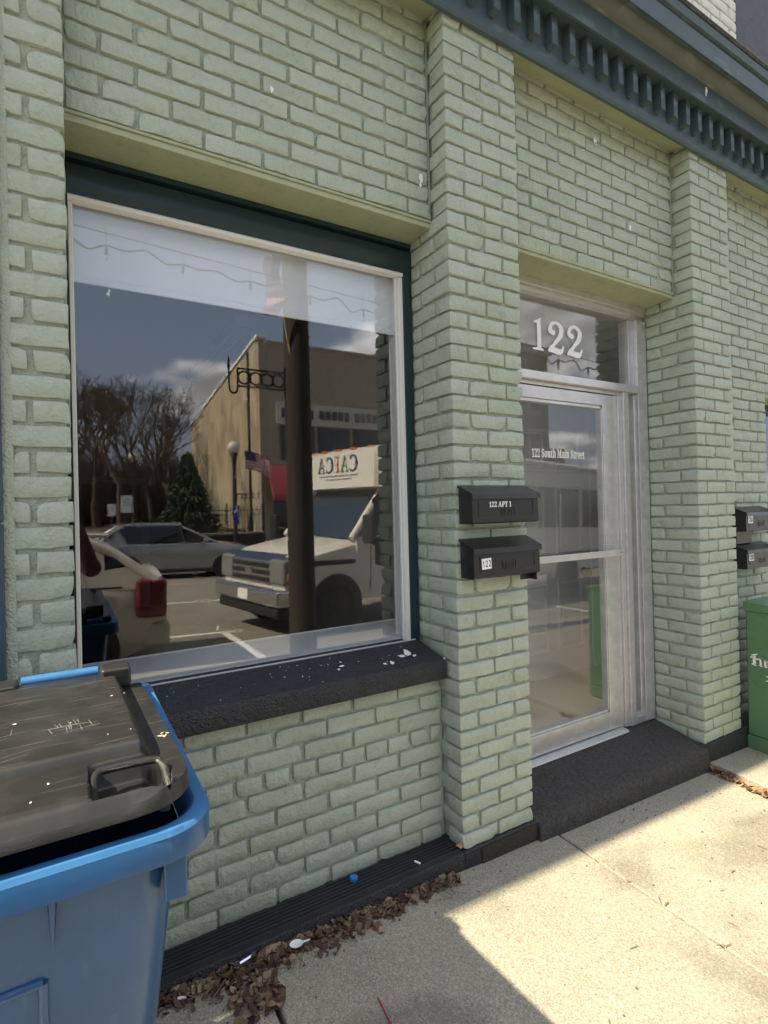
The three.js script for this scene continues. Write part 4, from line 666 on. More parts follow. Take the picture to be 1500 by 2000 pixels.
{ // twigs and chips among the leaves
  const g = [], grp = []; reseed(55);
  for (let k = 0; k < 60; k++) { const x = rr(-1.25, -0.08), z = rr(0.02, 0.11), a = rr(0, 6.3), l = rr(0.012, 0.04); g.push(rod([x - Math.cos(a) * l, gy(x, z) + rr(0.006, 0.02), z - Math.sin(a) * l], [x + Math.cos(a) * l, gy(x, z) + rr(0.006, 0.02), z + Math.sin(a) * l], rr(0.0007, 0.0016), 5)); }
  for (let k = 0; k < 26; k++) { const x = rnd() < 0.5 ? 0.515 + rr(-0.02, 0.02) : rr(-0.2, 1.7), z = rr(0.05, 1.1), a = rr(0, 6.3), l = rr(0.006, 0.02); g.push(rod([x - Math.cos(a) * l, gy(x, z) + 0.003, z - Math.sin(a) * l], [x + Math.cos(a) * l, gy(x, z) + 0.004, z + Math.sin(a) * l], rr(0.0008, 0.0022), 5)); }
  const m = part('twigs', merged(g), std([0.20, 0.15, 0.10], 0.9), scene); m.userData = { kind: 'stuff', label: 'dry twigs scattered among dead leaves and pavement', category: 'twigs' };
  const c = []; for (let k = 0; k < 190; k++) { const x = rr(-1.1, 1.9), z = rnd() < 0.4 ? rr(0.02, 0.15) : rr(0.1, 1.0), s = rr(0.0015, 0.005), q = new THREE.IcosahedronGeometry(s, 0); q.scale(1, 0.5, rr(0.5, 1.2)); q.translate(x, gy(x, z) + s * 0.3, z); c.push(q); }
  const d = part('grit', merged(c), std([0.10, 0.085, 0.065], 0.9), scene); d.userData = { kind: 'stuff', label: 'specks of grit and bark on the pavement', category: 'grit' };
}
{
  const cap = thing('bottle_cap', 'bright blue plastic bottle cap on the ribbed ledge', 'bottle cap', null, [-0.448, 0.005, -0.082]);
  const blue = phys([0.02, 0.20, 0.60], 0.35), cg = lathe([[0.001, 0.0125], [0.0125, 0.0125], [0.0143, 0.011], [0.0148, 0.001], [0.0135, 0.0]], 28); part('shell', cg, blue, cap);
  for (let k = 0; k < 24; k++) { const a = k / 24 * 6.283, r = bx(-0.0006, 0.0006, 0.001, 0.0105, -0.0006, 0.0006, 0); r.translate(Math.cos(a) * 0.0149, 0, Math.sin(a) * 0.0149); part('knurl', r, blue, cap); }
  const at = (x, z) => [x, gy(x, z), z];
  const sp = thing('plastic_spoon', 'broken white plastic spoon lying in the leaves', 'spoon', null, at(-0.725, 0.052)); sp.position.y += 0.022; sp.rotation.set(0.1, -0.25, 0.05);
  const wm = phys([0.80, 0.80, 0.78], 0.35, { side: THREE.DoubleSide }); const bowl = new THREE.SphereGeometry(0.02, 22, 8, 0, Math.PI * 2, Math.PI * 0.60, Math.PI * 0.4); bowl.scale(1.15, 0.42, 0.85); bowl.translate(0, 0.008, 0); part('bowl', bowl, wm, sp); part('handle', loft([[[0.02, 0.0045, -0.004], [0.02, 0.0045, 0.004], [0.02, 0.0065, 0.003], [0.02, 0.0065, -0.003]], [[0.043, 0.006, -0.0025], [0.043, 0.006, 0.0025], [0.043, 0.008, 0.002], [0.043, 0.008, -0.002]]]), wm, sp);
  const wr = thing('wrapper', 'crumpled blue and silver wrapper against the ledge', 'wrapper', null, at(-0.885, 0.020)); wr.position.y += 0.012; wr.rotation.set(0.5, 0.12, 0.06);
  const wg = new THREE.PlaneGeometry(0.072, 0.016, 14, 4), wp = wg.attributes.position; for (let i = 0; i < wp.count; i++) wp.setZ(i, 0.004 * h2(i, 2) + 0.003 * Math.sin(i)); wg.rotateX(-Math.PI / 2); wg.computeVertexNormals(); part('foil', wg, phys([0.03, 0.06, 0.26], 0.25, { side: THREE.DoubleSide }), wr);
  const w2 = new THREE.PlaneGeometry(0.04, 0.006, 6, 1); w2.rotateX(-Math.PI / 2); w2.translate(0.006, 0.0062, 0); part('silver_band', w2, std([0.6, 0.62, 0.66], 0.3, { metalness: 0.7, side: THREE.DoubleSide }), wr);
  const straw = thing('coffee_stirrer', 'thin red plastic stirrer lying on the pavement', 'stirrer', null, at(-0.585, 0.37)); part('stick', rod([-0.005, 0.004, 0.05], [0.006, 0.004, -0.05], 0.0022, 8), phys([0.42, 0.03, 0.07], 0.4), straw);
  for (const [x, z, a] of [[-1.075, 0.058, 0.4], [-0.20, -0.03, 1.2]]) { const b = thing('cigarette_butt', x < -1 ? 'white cigarette butt among the leaves by the bin' : 'white crumb of litter on the ribbed ledge', 'litter', null, [x, z < 0 ? 0.009 : gy(x, z) + 0.014, z]); part('stub', rod([-0.012 * Math.cos(a), 0, -0.012 * Math.sin(a)], [0.012 * Math.cos(a), 0.001, 0.012 * Math.sin(a)], 0.0038, 10), M.letterWhite, b); }
  const pb = thing('white_pebble', 'small white pebble on the ribbed ledge near the bin', 'pebble', null, [-1.195, 0.010, -0.028]); const pg = new THREE.SphereGeometry(0.0075, 14, 8); pg.scale(1.3, 0.8, 0.9); part('stone', pg, M.dropping, pb);
  const dl = thing('dry_leaf', 'single curled tan leaf at the end of the ledge', 'leaf', null, [-0.012, 0.010, -0.012]); const lg = leafGeo(5); lg.scale(0.9, 1.4, 0.8); part('blade', lg, std([0.38, 0.22, 0.09], 0.8, { side: THREE.DoubleSide }), dl);
}

// ---------- the street behind the camera, mirrored in the panes ----------
const flagTex = (() => { const c = document.createElement('canvas'); c.width = 380; c.height = 200; const g = c.getContext('2d'); for (let i = 0; i < 13; i++) { g.fillStyle = i % 2 ? '#e8e4dc' : '#a8202c'; g.fillRect(0, i * 200 / 13, 380, 200 / 13 + 1); } g.fillStyle = '#232f5e'; g.fillRect(0, 0, 152, 200 * 7 / 13); g.fillStyle = '#f0eee8'; for (let r = 0; r < 9; r++) for (let k = 0; k < (r % 2 ? 5 : 6); k++) { const x = (r % 2 ? 25 : 12.5) + k * 25, y = 12 + r * 10.5; g.beginPath(); for (let j = 0; j < 10; j++) { const a = -Math.PI / 2 + j * Math.PI / 5, q = j % 2 ? 1.8 : 4.4; g.lineTo(x + q * Math.cos(a), y + q * Math.sin(a)); } g.fill(); } const t = new THREE.CanvasTexture(c); t.colorSpace = THREE.SRGBColorSpace; return t; })();
M.flag = phys([1, 1, 1], 0.9, { map: flagTex, side: THREE.DoubleSide, transmission: 0.3, thickness: 0 });
function flagCloth(w, h, droop, seed) { const g = new THREE.PlaneGeometry(w, h, 24, 10), p = g.attributes.position; for (let i = 0; i < p.count; i++) { const u = p.getX(i) / w + 0.5, v = p.getY(i) / h + 0.5; p.setXYZ(i, u * w * (1 - 0.25 * droop), (v - 1) * h - u * u * droop * w * 0.7, 0.05 * Math.sin(u * 9 + v * 2 + seed) * u + 0.03 * Math.sin(u * 17 + seed * 2) * u); } g.computeVertexNormals(); return g; }
const woodM = std([0.052, 0.042, 0.034], 0.85, { map: woodGrain, bumpMap: woodGrain, bumpScale: 0.012 });
{ // utility pole at the kerb
  const px = 0.786, pz = 3.0, y0 = gy(px, pz) - 0.2;
  const t = thing('utility_pole', 'dark wooden utility pole at the kerb mirrored in the window', 'pole');
  const g = new THREE.CylinderGeometry(0.118, 0.142, 8.6, 22, 12); const p = g.attributes.position; for (let i = 0; i < p.count; i++) { const a = Math.atan2(p.getZ(i), p.getX(i)), k = 1 + 0.03 * (vn(a * 4 + 8, p.getY(i) * 0.7, 99, 4) - 0.5); p.setX(i, p.getX(i) * k); p.setZ(i, p.getZ(i) * k); } g.computeVertexNormals(); const uv = g.attributes.uv; for (let i = 0; i < uv.count; i++) uv.setXY(i, uv.getX(i) * 2, uv.getY(i) * 5); g.translate(px, y0 + 4.3, pz); part('shaft', g, woodM, t);
  part('cross_arm', bx(px - 1.1, px + 1.1, 7.4, 7.52, pz - 0.2, pz - 0.1, 0.01), woodM, t);
  part('staple', merged([1.9, 2.3, 2.9, 3.2].map((y) => bx(px + 0.12, px + 0.15, y, y + 0.02, pz - 0.02, pz, 0.003))), M.iron, t);
  const b = thing('iron_bracket', 'ornamental iron bracket with four rings on the utility pole', 'bracket');
  part('rails', merged([bx(0.150, 0.652, 2.787, 2.803, 2.99, 3.006, 0.002), bx(0.150, 0.652, 2.612, 2.628, 2.99, 3.006, 0.002), bx(0.150, 0.166, 2.612, 2.803, 2.989, 3.007, 0.002), bx(0.64, 0.656, 2.56, 2.86, 2.985, 3.01, 0.002)]), M.iron, b);
  for (let k = 0; k < 4; k++) { const r = new THREE.TorusGeometry(0.062, 0.010, 8, 28); r.translate(0.226 + k * 0.118, 2.7075, 2.998); part('ring', r, M.iron, b); }
  for (let k = 0; k < 3; k++) part('divider', bx(0.282 + k * 0.118, 0.288 + k * 0.118, 2.629, 2.786, 2.993, 3.003, 0.001), M.iron, b);
  part('hook', tube([[0.158, 2.62, 2.998], [0.150, 2.565, 2.998], [0.115, 2.545, 2.998], [0.080, 2.57, 2.998], [0.072, 2.63, 2.998], [0.072, 2.80, 2.998]], 0.010, 8), M.iron, b);
  const fin = lathe([[0.012, 0], [0.018, 0.02], [0.010, 0.04], [0.016, 0.06], [0.001, 0.12]], 12); fin.translate(0.072, 2.79, 2.998); part('finial', fin, M.iron, b);
  const f = thing('american_flag', 'american flag hanging on a short staff from the utility pole', 'flag');
  part('staff', rod([0.69, 3.00, 2.93], [0.46, 4.02, 2.80], 0.012, 8), std([0.55, 0.42, 0.25], 0.6), f);
  const fg = flagCloth(0.62, 0.40, 0.2, 2); fg.rotateZ(-1.50); fg.translate(0.50, 3.90, 2.79); const fp = fg.attributes.position; for (let i = 0; i < fp.count; i++) fp.setX(i, 0.56 + (fp.getX(i) - 0.5) * 0.42 + 0.02 * Math.sin(fp.getY(i) * 13)); fg.computeVertexNormals(); part('cloth', fg, M.flag, f);
}
{ // festoon lights over the pavement
  const z = 2.5, cy = (x) => 3.60 - 0.052 * (x + 0.4);
  const t = thing('string_lights', 'string of clear bulbs on a cable above the pavement', 'string lights');
  part('cable', tube([[-5, cy(-5) + 0.06, z], [-2, cy(-2), z], [1, cy(1), z], [4, cy(4), z], [8, cy(8), z]], 0.005, 5, 40), M.iron, t);
  const pts = []; for (let k = -7; k < 15; k++) { const x = -1.015 + 0.585 * k; pts.push([x, cy(x) - 0.10, z], [x + 0.14, cy(x) - 0.115, z + 0.01], [x + 0.30, cy(x) - 0.055 - 0.05 * h2(k + 20, 1), z], [x + 0.45, cy(x) - 0.15 - 0.06 * h2(k + 20, 2), z]); }
  part('wire', tube(pts, 0.008, 5, 360), M.iron, t);
  const glassB = phys([1, 1, 1], 0.02, { transmission: 0.9, thickness: 0, ior: 1.5 }); const bg = lathe([[0.001, -0.062], [0.014, -0.058], [0.0225, -0.042], [0.0225, -0.028], [0.014, -0.008], [0.010, 0]], 14), fil = new THREE.SphereGeometry(0.011, 10, 8); fil.scale(0.9, 2.2, 0.9);
  for (let k = -6; k < 14; k++) { const x = -1.015 + 0.585 * k, y = cy(x); const s = part('socket', merged([rod([x, y - 0.175, z], [x, y - 0.10, z], 0.0155, 10, 0.010), rod([x, y - 0.10, z], [x + 0.004, y + 0.075, z], 0.0028, 5)]), M.iron, t); const b = bg.clone(); b.translate(x, y - 0.176, z); part('bulb', b, glassB, s); const q = fil.clone(); q.translate(x, y - 0.205, z); part('filament', q, M.letterWhite, s); }
}
// vehicles
const tyreM = std([0.018, 0.018, 0.018], 0.85), rimM = std([0.42, 0.42, 0.43], 0.35, { metalness: 0.7 }), darkGlass = phys([0.012, 0.014, 0.016], 0.04, { clearcoat: 1, clearcoatRoughness: 0.02 }), blackTrim = std([0.02, 0.02, 0.021], 0.55), chrome = std([0.6, 0.6, 0.6], 0.16, { metalness: 0.95 });
const redLamp = phys([0.13, 0.006, 0.010], 0.12, { clearcoat: 1 }), amberLamp = phys([0.5, 0.12, 0.01], 0.2), clearLamp = phys([0.20, 0.205, 0.21], 0.05, { clearcoat: 1 });
function wheel(parent, x, y, z, r, w, side, rm = rimM) {
  const g = lathe([[r * 0.62, -w / 2], [r * 0.93, -w / 2], [r, -w * 0.36], [r, w * 0.36], [r * 0.93, w / 2], [r * 0.62, w / 2], [r * 0.62, -w / 2]], 30); g.rotateX(Math.PI / 2); g.translate(x, y, z); const t = part('tyre', g, tyreM, parent);
  const spokes = []; for (let k = 0; k < 5; k++) { const s = bx(-0.035, 0.035, 0.03, r * 0.6, -0.012, 0.012, 0.006); s.rotateZ(k / 5 * Math.PI * 2); spokes.push(s); } const disc = new THREE.CylinderGeometry(r * 0.63, r * 0.63, 0.02, 26); disc.rotateX(Math.PI / 2); disc.translate(0, 0, -0.05 * side); const ring = new THREE.TorusGeometry(r * 0.61, 0.018, 8, 26); const hub = new THREE.CylinderGeometry(0.06, 0.06, 0.03, 14); hub.rotateX(Math.PI / 2);
  const rim = merged([...spokes, ring, hub]); rim.translate(x, y, z + side * (w / 2 - 0.02)); part('rim', rim, rm, t); disc.translate(x, y, z + side * (w / 2 - 0.03)); part('well', disc, blackTrim, t);
}
// a car with its front at +x: rings of the lower body, then the glasshouse with its roof and pillars
function car(name, label, spec, paint) {
  const t = thing(name, label, 'car'), { L, W, belt, roof, nose, tail, hoodY } = spec, hw = W / 2, H = L / 2, wr = 0.335;
  const top = (x) => x > spec.cowl ? lerp(hoodY, nose, Math.pow((x - spec.cowl) / (H - spec.cowl), 1.6)) : x < spec.hatch ? lerp(tail, belt, sm(-H, spec.hatch, x)) : lerp(belt, hoodY, sm(spec.hatch, spec.cowl, x));
  const rings = [], xs = [-H, -H + 0.05, -H + 0.2, -H + 0.5, -H + 0.95, -0.6, 0, 0.6, H - 1.15, H - 0.7, H - 0.35, H - 0.12, H];
  for (const x of xs) { const e = 1 - 0.16 * Math.pow(Math.abs(x) / H, 6), w = hw * e, y = top(x) * (Math.abs(x) > H - 0.01 ? 0.90 : 1), b = Math.abs(x) > H - 0.3 ? 0.30 : 0.20; const s = [[0, b], [w * 0.92, b], [w * 0.985, b + 0.14], [w, y * 0.62], [w * 0.985, y - 0.10], [w * 0.93, y - 0.025], [w * 0.55, y + 0.012], [0, y + 0.02]]; rings.push([...s.map(([z, q]) => [x, q, z]), ...s.slice(1, -1).reverse().map(([z, q]) => [x, q, -z])]); }
  part('body', loft(rings, true, true, 0.6), paint, t);
  for (const x of [spec.rw, spec.fw]) for (const s of [1, -1]) { const a = new THREE.CylinderGeometry(wr + 0.055, wr + 0.055, 0.20, 28); a.rotateX(Math.PI / 2); a.translate(x, wr, s * (hw - 0.085)); part('wheel_arch', a, blackTrim, t); wheel(t, x, wr, s * (hw - 0.09), wr, 0.215, s); }
  const gh = [[spec.hatch - 0.42, belt - 0.02, 0.90], [spec.hatch - 0.06, belt + (roof - belt) * 0.55, 0.80], [spec.hatch + 0.22, roof - 0.05, 0.745], [spec.hatch + 0.8, roof - 0.005, 0.75], [0.1, roof, 0.76], [spec.cowl - 1.0, roof - 0.06, 0.76], [spec.cowl - 0.55, belt + (roof - belt) * 0.52, 0.83], [spec.cowl + 0.05, belt - 0.02, 0.90]];
  const gring = gh.map(([x, y, k]) => { const w = hw * k, bw = hw * 0.915; return [[x, belt - 0.06, 0], [x, belt - 0.06, bw], [x, Math.max(belt - 0.05, y - 0.03), Math.max(w, lerp(bw, w, (y - belt) / (roof - belt)))], [x, Math.max(belt - 0.045, y), w * 0.86], [x, Math.max(belt - 0.04, y + 0.012), 0], [x, Math.max(belt - 0.045, y), -w * 0.86], [x, Math.max(belt - 0.05, y - 0.03), -Math.max(w, lerp(bw, w, (y - belt) / (roof - belt)))], [x, belt - 0.06, -bw]]; });
  part('glasshouse', loft(gring, true, true, 0.5), darkGlass, t);
  const rf = gh.slice(2, 6).map(([x, y, k]) => { const w = hw * k; return [[x, y - 0.035, 0], [x, y - 0.06, w + 0.012], [x, y - 0.022, w + 0.006], [x, y + 0.012, w * 0.86], [x, y + 0.024, 0], [x, y + 0.012, -w * 0.86], [x, y - 0.022, -w - 0.006], [x, y - 0.06, -w - 0.012]]; });
  part('roof', loft(rf, true, true, 0.6), paint, t);
  for (const s of [1, -1]) {
    const P = (k, f) => { const [x, y, kk] = gh[k]; return [x, lerp(belt, y - 0.02, f), s * (lerp(hw * 0.915, hw * kk, f) + 0.006)]; };
    part('pillar', tube([P(0, 0.2), P(1, 1), P(2, 0.92)], 0.052, 8), paint, t); part('pillar', tube([P(7, 0.3), P(6, 1), P(5, 0.95)], 0.04, 8), paint, t);
    part('pillar', rod([0.18, belt - 0.03, s * (hw * 0.92)], [0.05, roof - 0.05, s * (hw * 0.765)], 0.035, 8), blackTrim, t);
    part('quarter_panel', loft([[[spec.hatch - 0.36, belt - 0.06, s * hw * 0.935], [spec.hatch - 0.36, belt + 0.05, s * hw * 0.91], [spec.hatch - 0.36, belt + 0.05, s * hw * 0.86], [spec.hatch - 0.36, belt - 0.06, s * hw * 0.86]], [[spec.hatch + 0.1, belt - 0.06, s * hw * 0.935], [spec.hatch + 0.1, belt + (roof - belt) * 0.72, s * hw * 0.80], [spec.hatch + 0.1, belt + (roof - belt) * 0.72, s * hw * 0.74], [spec.hatch + 0.1, belt - 0.06, s * hw * 0.86]], [[spec.hatch + 0.34, belt - 0.06, s * hw * 0.93], [spec.hatch + 0.34, belt - 0.03, s * hw * 0.925], [spec.hatch + 0.34, belt - 0.03, s * hw * 0.86], [spec.hatch + 0.34, belt - 0.06, s * hw * 0.86]]]), paint, t);
    part('belt_strip', rod([spec.hatch - 0.1, belt - 0.035, s * (hw * 0.972)], [spec.cowl - 0.2, belt - 0.035, s * (hw * 0.985)], 0.012, 6), spec.strip || blackTrim, t);
    part('door_handle', bx(-0.55, -0.38, belt - 0.16, belt - 0.125, s * (hw + 0.012) - 0.012, s * (hw + 0.012) + 0.012, 0.01), paint, t); part('door_handle', bx(0.5, 0.67, belt - 0.16, belt - 0.125, s * (hw + 0.012) - 0.012, s * (hw + 0.012) + 0.012, 0.01), paint, t);
    part('mirror', bx(spec.cowl - 0.42, spec.cowl - 0.25, belt + 0.02, belt + 0.15, s * (hw + 0.09) - 0.09, s * (hw + 0.09) + 0.07, 0.03), paint, t);
    const tl = new RoundedBoxGeometry(0.30, 0.40, 0.24, 3, 0.06); tl.translate(-H + 0.16, tail - 0.24, s * (hw - 0.135)); part('tail_light', muv(tl), redLamp, t);
    const hl = new RoundedBoxGeometry(0.34, 0.16, 0.34, 3, 0.05); hl.translate(H - 0.19, nose - 0.10, s * (hw - 0.27)); part('headlight', muv(hl), clearLamp, t);
    part('sill', bx(spec.rw + 0.42, spec.fw - 0.42, 0.20, 0.30, s * (hw - 0.01) - 0.03, s * (hw - 0.01) + 0.02, 0.01), blackTrim, t);
  }
  part('bumper', bx(-H - 0.04, -H + 0.25, 0.30, 0.58, -hw * 0.9, hw * 0.9, 0.06), paint, t); part('bumper', bx(H - 0.25, H + 0.03, 0.24, 0.50, -hw * 0.88, hw * 0.88, 0.06), spec.strip ? blackTrim : paint, t);
  part('grille', bx(H - 0.02, H + 0.01, 0.52, 0.64, -0.45, 0.45, 0.01), blackTrim, t); part('license_plate', bx(-H - 0.02, -H + 0.02, tail - 0.36, tail - 0.21, -0.15, 0.15, 0.004), M.letterWhite, t);
  part('rear_wiper', rod([spec.hatch - 0.40, belt + 0.03, 0.0], [spec.hatch - 0.22, belt + 0.18, hw * 0.5], 0.012, 6), blackTrim, t);
  part('spoiler', bx(spec.hatch + 0.02, spec.hatch + 0.24, roof - 0.075, roof - 0.03, -hw * 0.70, hw * 0.70, 0.02), paint, t);
  return t;
}
function seat(o, x, z, turn) { o.position.set(x, gy(x, z), z); const q = new THREE.Quaternion().setFromAxisAngle(new THREE.Vector3(0, 0, 1), Math.atan(-0.037)); q.multiply(new THREE.Quaternion().setFromAxisAngle(new THREE.Vector3(0, 1, 0), turn)); o.quaternion.copy(q); }
const whitePaint = phys([0.62, 0.60, 0.55], 0.28, { clearcoat: 0.8, clearcoatRoughness: 0.06 }), silverPaint = phys([0.33, 0.34, 0.36], 0.3, { metalness: 0.5, clearcoat: 0.8, clearcoatRoughness: 0.08 });
seat(car('parked_hatchback', 'white hatchback parked at the kerb, mirrored behind the bin', { L: 4.3, W: 1.78, belt: 0.98, roof: 1.50, nose: 0.82, tail: 1.06, hoodY: 1.00, cowl: 1.05, hatch: -1.62, rw: -1.32, fw: 1.32 }, whitePaint), -2.62, 4.42, Math.PI);
seat(car('parked_suv', 'silver sport utility car parked across the street', { L: 4.6, W: 1.86, belt: 1.08, roof: 1.66, nose: 0.92, tail: 1.14, hoodY: 1.10, cowl: 1.10, hatch: -1.75, rw: -1.40, fw: 1.38, strip: chrome }, silverPaint), 1.55, 15.6, 0);
{ // shuttle bus on a van chassis, nose at local x = 0, body towards -x
  const t = thing('shuttle_bus', 'white shuttle bus with logo over its cab parked at the kerb', 'bus');
  const w2 = phys([0.74, 0.725, 0.68], 0.32, { clearcoat: 0.6, clearcoatRoughness: 0.1 }), sec = (x, s) => [...s.map(([z, y]) => [x, y, z]), ...s.slice(1, -1).reverse().map(([z, y]) => [x, y, -z])];
  part('hood', loft([[-0.10, 1.04, 0.90], [-0.18, 1.10, 0.96], [-0.45, 1.20, 0.985], [-0.9, 1.29, 0.99], [-1.28, 1.36, 0.99]].map(([x, y, w]) => sec(x, [[0, 0.66], [w, 0.66], [w, y - 0.22], [w * 0.97, y - 0.09], [w * 0.86, y - 0.01], [0, y + 0.02]])), true, true, 0.5), w2, t);
  part('cab', loft([[-1.281, 1.36, 0.99], [-1.42, 1.40, 0.99], [-2.6, 1.42, 0.99]].map(([x, y, w]) => sec(x, [[0, 0.45], [w * 0.98, 0.45], [w, 0.7], [w, y], [w * 0.9, y + 0.01], [0, y + 0.01]])), true, true, 0.5), w2, t);
  part('windshield', loft([[-1.20, 1.365, 0.90], [-1.50, 1.75, 0.88], [-1.82, 2.14, 0.85]].map(([x, y, w]) => [[x, y, w], [x, y, -w], [x - 0.35, y, -w], [x - 0.35, y, w]]), true, true, 0.5), phys([0.02, 0.035, 0.05], 0.03, { clearcoat: 1 }), t);
  for (const s of [1, -1]) {
    part('pillar', rod([-1.22, 1.36, s * 0.935], [-1.86, 2.15, s * 0.885], 0.055, 8), w2, t);
    part('cab_window', loft([[[-1.62, 1.44, s * 0.992], [-2.5, 1.44, s * 0.992], [-2.5, 1.44, s * 0.9], [-1.62, 1.44, s * 0.9]], [[-2.05, 2.10, s * 0.90], [-2.5, 2.10, s * 0.90], [-2.5, 2.10, s * 0.84], [-2.05, 2.10, s * 0.84]]]), darkGlass, t);
    part('door_seam', merged([bx(-1.56, -1.55, 0.6, 1.40, s * 0.991 - 0.004, s * 0.991 + 0.004, 0), bx(-2.48, -2.47, 0.6, 1.40, s * 0.991 - 0.004, s * 0.991 + 0.004, 0)]), blackTrim, t);
    part('side_moulding', bx(-1.25, -0.62 + 0.2, 0.99, 1.06, s * 0.992 - 0.006, s * 0.992 + 0.006, 0.002), blackTrim, t);
    const hl = new RoundedBoxGeometry(0.20, 0.36, 0.42, 3, 0.05); hl.translate(-0.14, 0.91, s * 0.755); part('headlight', muv(hl), clearLamp, t); const am = new RoundedBoxGeometry(0.16, 0.10, 0.10, 2, 0.02); am.translate(-0.17, 0.84, s * 0.945); part('turn_signal', muv(am), amberLamp, t);
    part('mirror', merged([rod([-1.35, 1.45, s * 0.98], [-1.22, 1.50, s * 1.28], 0.018, 6), bx(-1.30, -1.18, 1.30, 1.72, s * 1.33 - 0.11, s * 1.33 + 0.11, 0.03)]), blackTrim, t);
    const ar = new THREE.CylinderGeometry(0.46, 0.46, 0.10, 30); ar.rotateX(Math.PI / 2); ar.translate(-0.92, 0.40, s * 0.955); part('wheel_arch', ar, blackTrim, t); wheel(t, -0.92, 0.39, s * 0.90, 0.39, 0.24, s, blackTrim);
    const a2 = new THREE.TorusGeometry(0.52, 0.05, 8, 28, Math.PI); a2.translate(-7.0, 0.44, s * 1.19); part('wheel_flare', a2, w2, t); const a3 = new THREE.CylinderGeometry(0.5, 0.5, 0.06, 30); a3.rotateX(Math.PI / 2); a3.translate(-7.0, 0.42, s * 1.185); part('wheel_arch', a3, blackTrim, t); wheel(t, -7.0, 0.39, s * 1.07, 0.39, 0.26, s, blackTrim);
    part('roof_rail', rod([-2.0, 2.82, s * 1.17], [-9.15, 2.82, s * 1.17], 0.07, 10), w2, t);
    for (let k = 0; k < 6; k++) part('side_window', bx(-4.0 - k * 0.9, -3.2 - k * 0.9, 1.50, 2.35, s * 1.2 - 0.004, s * 1.2 + 0.006, 0.002), darkGlass, t);
  }
  part('body', bx(-9.2, -2.602, 0.52, 2.86, -1.199, 1.199, 0.08), w2, t);
  part('cab_over', loft([[-1.58, 2.16, 2.72, 1.02], [-1.70, 2.14, 2.80, 1.14], [-2.0, 2.13, 2.86, 1.18], [-2.60, 2.13, 2.87, 1.19]].map(([x, a, b, w]) => sec(x, [[0, a], [w, a], [w, b - 0.10], [w * 0.95, b], [0, b + 0.02]])), true, true, 0.5), w2, t);
  part('bumper', bx(-0.16, 0.06, 0.44, 0.68, -0.99, 0.99, 0.05), chrome, t); part('air_dam', bx(-0.2, 0.02, 0.28, 0.435, -0.9, 0.9, 0.04), blackTrim, t);
  part('grille_shell', bx(-0.14, -0.055, 0.72, 1.06, -0.60, 0.60, 0.03), chrome, t); for (let k = 0; k < 3; k++) part('grille_bar', bx(-0.054, -0.035, 0.755 + k * 0.10, 0.815 + k * 0.10, -0.55, 0.55, 0.008), blackTrim, t);
  const ov = new THREE.CylinderGeometry(0.07, 0.07, 0.014, 26); ov.rotateZ(Math.PI / 2); ov.scale(1, 0.6, 1.5); ov.translate(-0.028, 0.89, 0); part('badge', ov, chrome, t);
  part('bug_shield', loft([[[-0.09, 1.06, 0.80], [-0.09, 1.06, -0.80], [-0.11, 1.06, -0.80], [-0.11, 1.06, 0.80]], [[-0.16, 1.16, 0.84], [-0.16, 1.16, -0.84], [-0.18, 1.16, -0.84], [-0.18, 1.16, 0.84]]]), phys([0.03, 0.04, 0.07], 0.06, { clearcoat: 1 }), t);
  part('license_plate', bx(0.061, 0.068, 0.48, 0.63, -0.15, 0.15, 0.003), M.letterWhite, t);
  for (let k = 0; k < 5; k++) { const m = new RoundedBoxGeometry(0.08, 0.045, 0.14, 2, 0.015); m.translate(-1.72 + (k % 4 ? 0.04 : 0), 2.80, -0.8 + k * 0.4); part('marker_light', muv(m), amberLamp, t); }
  const cols = [[0.02, 0.05, 0.16], [0.02, 0.16, 0.06], [0.42, 0.03, 0.03], [0.02, 0.03, 0.10], [0.02, 0.02, 0.03]];
  const logo = new THREE.Group(); logo.name = 'logo'; t.add(logo); let zz = 0.62;
  [...'CAFCA'].forEach((ch, k) => { const wd = ch === 'F' ? 0.14 : 0.21, g = text(ch, 0.27, font, 0.006, wd); g.rotateY(Math.PI / 2); g.translate(-1.582, 2.42, zz); part('letter', g, std(cols[k], 0.5), logo); zz -= wd + 0.03; });
  part('tag_line', merged([bx(-1.582, -1.576, 2.355, 2.375, -0.42, 0.62, 0), bx(-1.582, -1.576, 2.30, 2.318, -0.25, 0.45, 0)]), std([0.18, 0.2, 0.24], 0.6), logo);
  seat(t, 0.92, 5.56, Math.PI - 0.192);
}
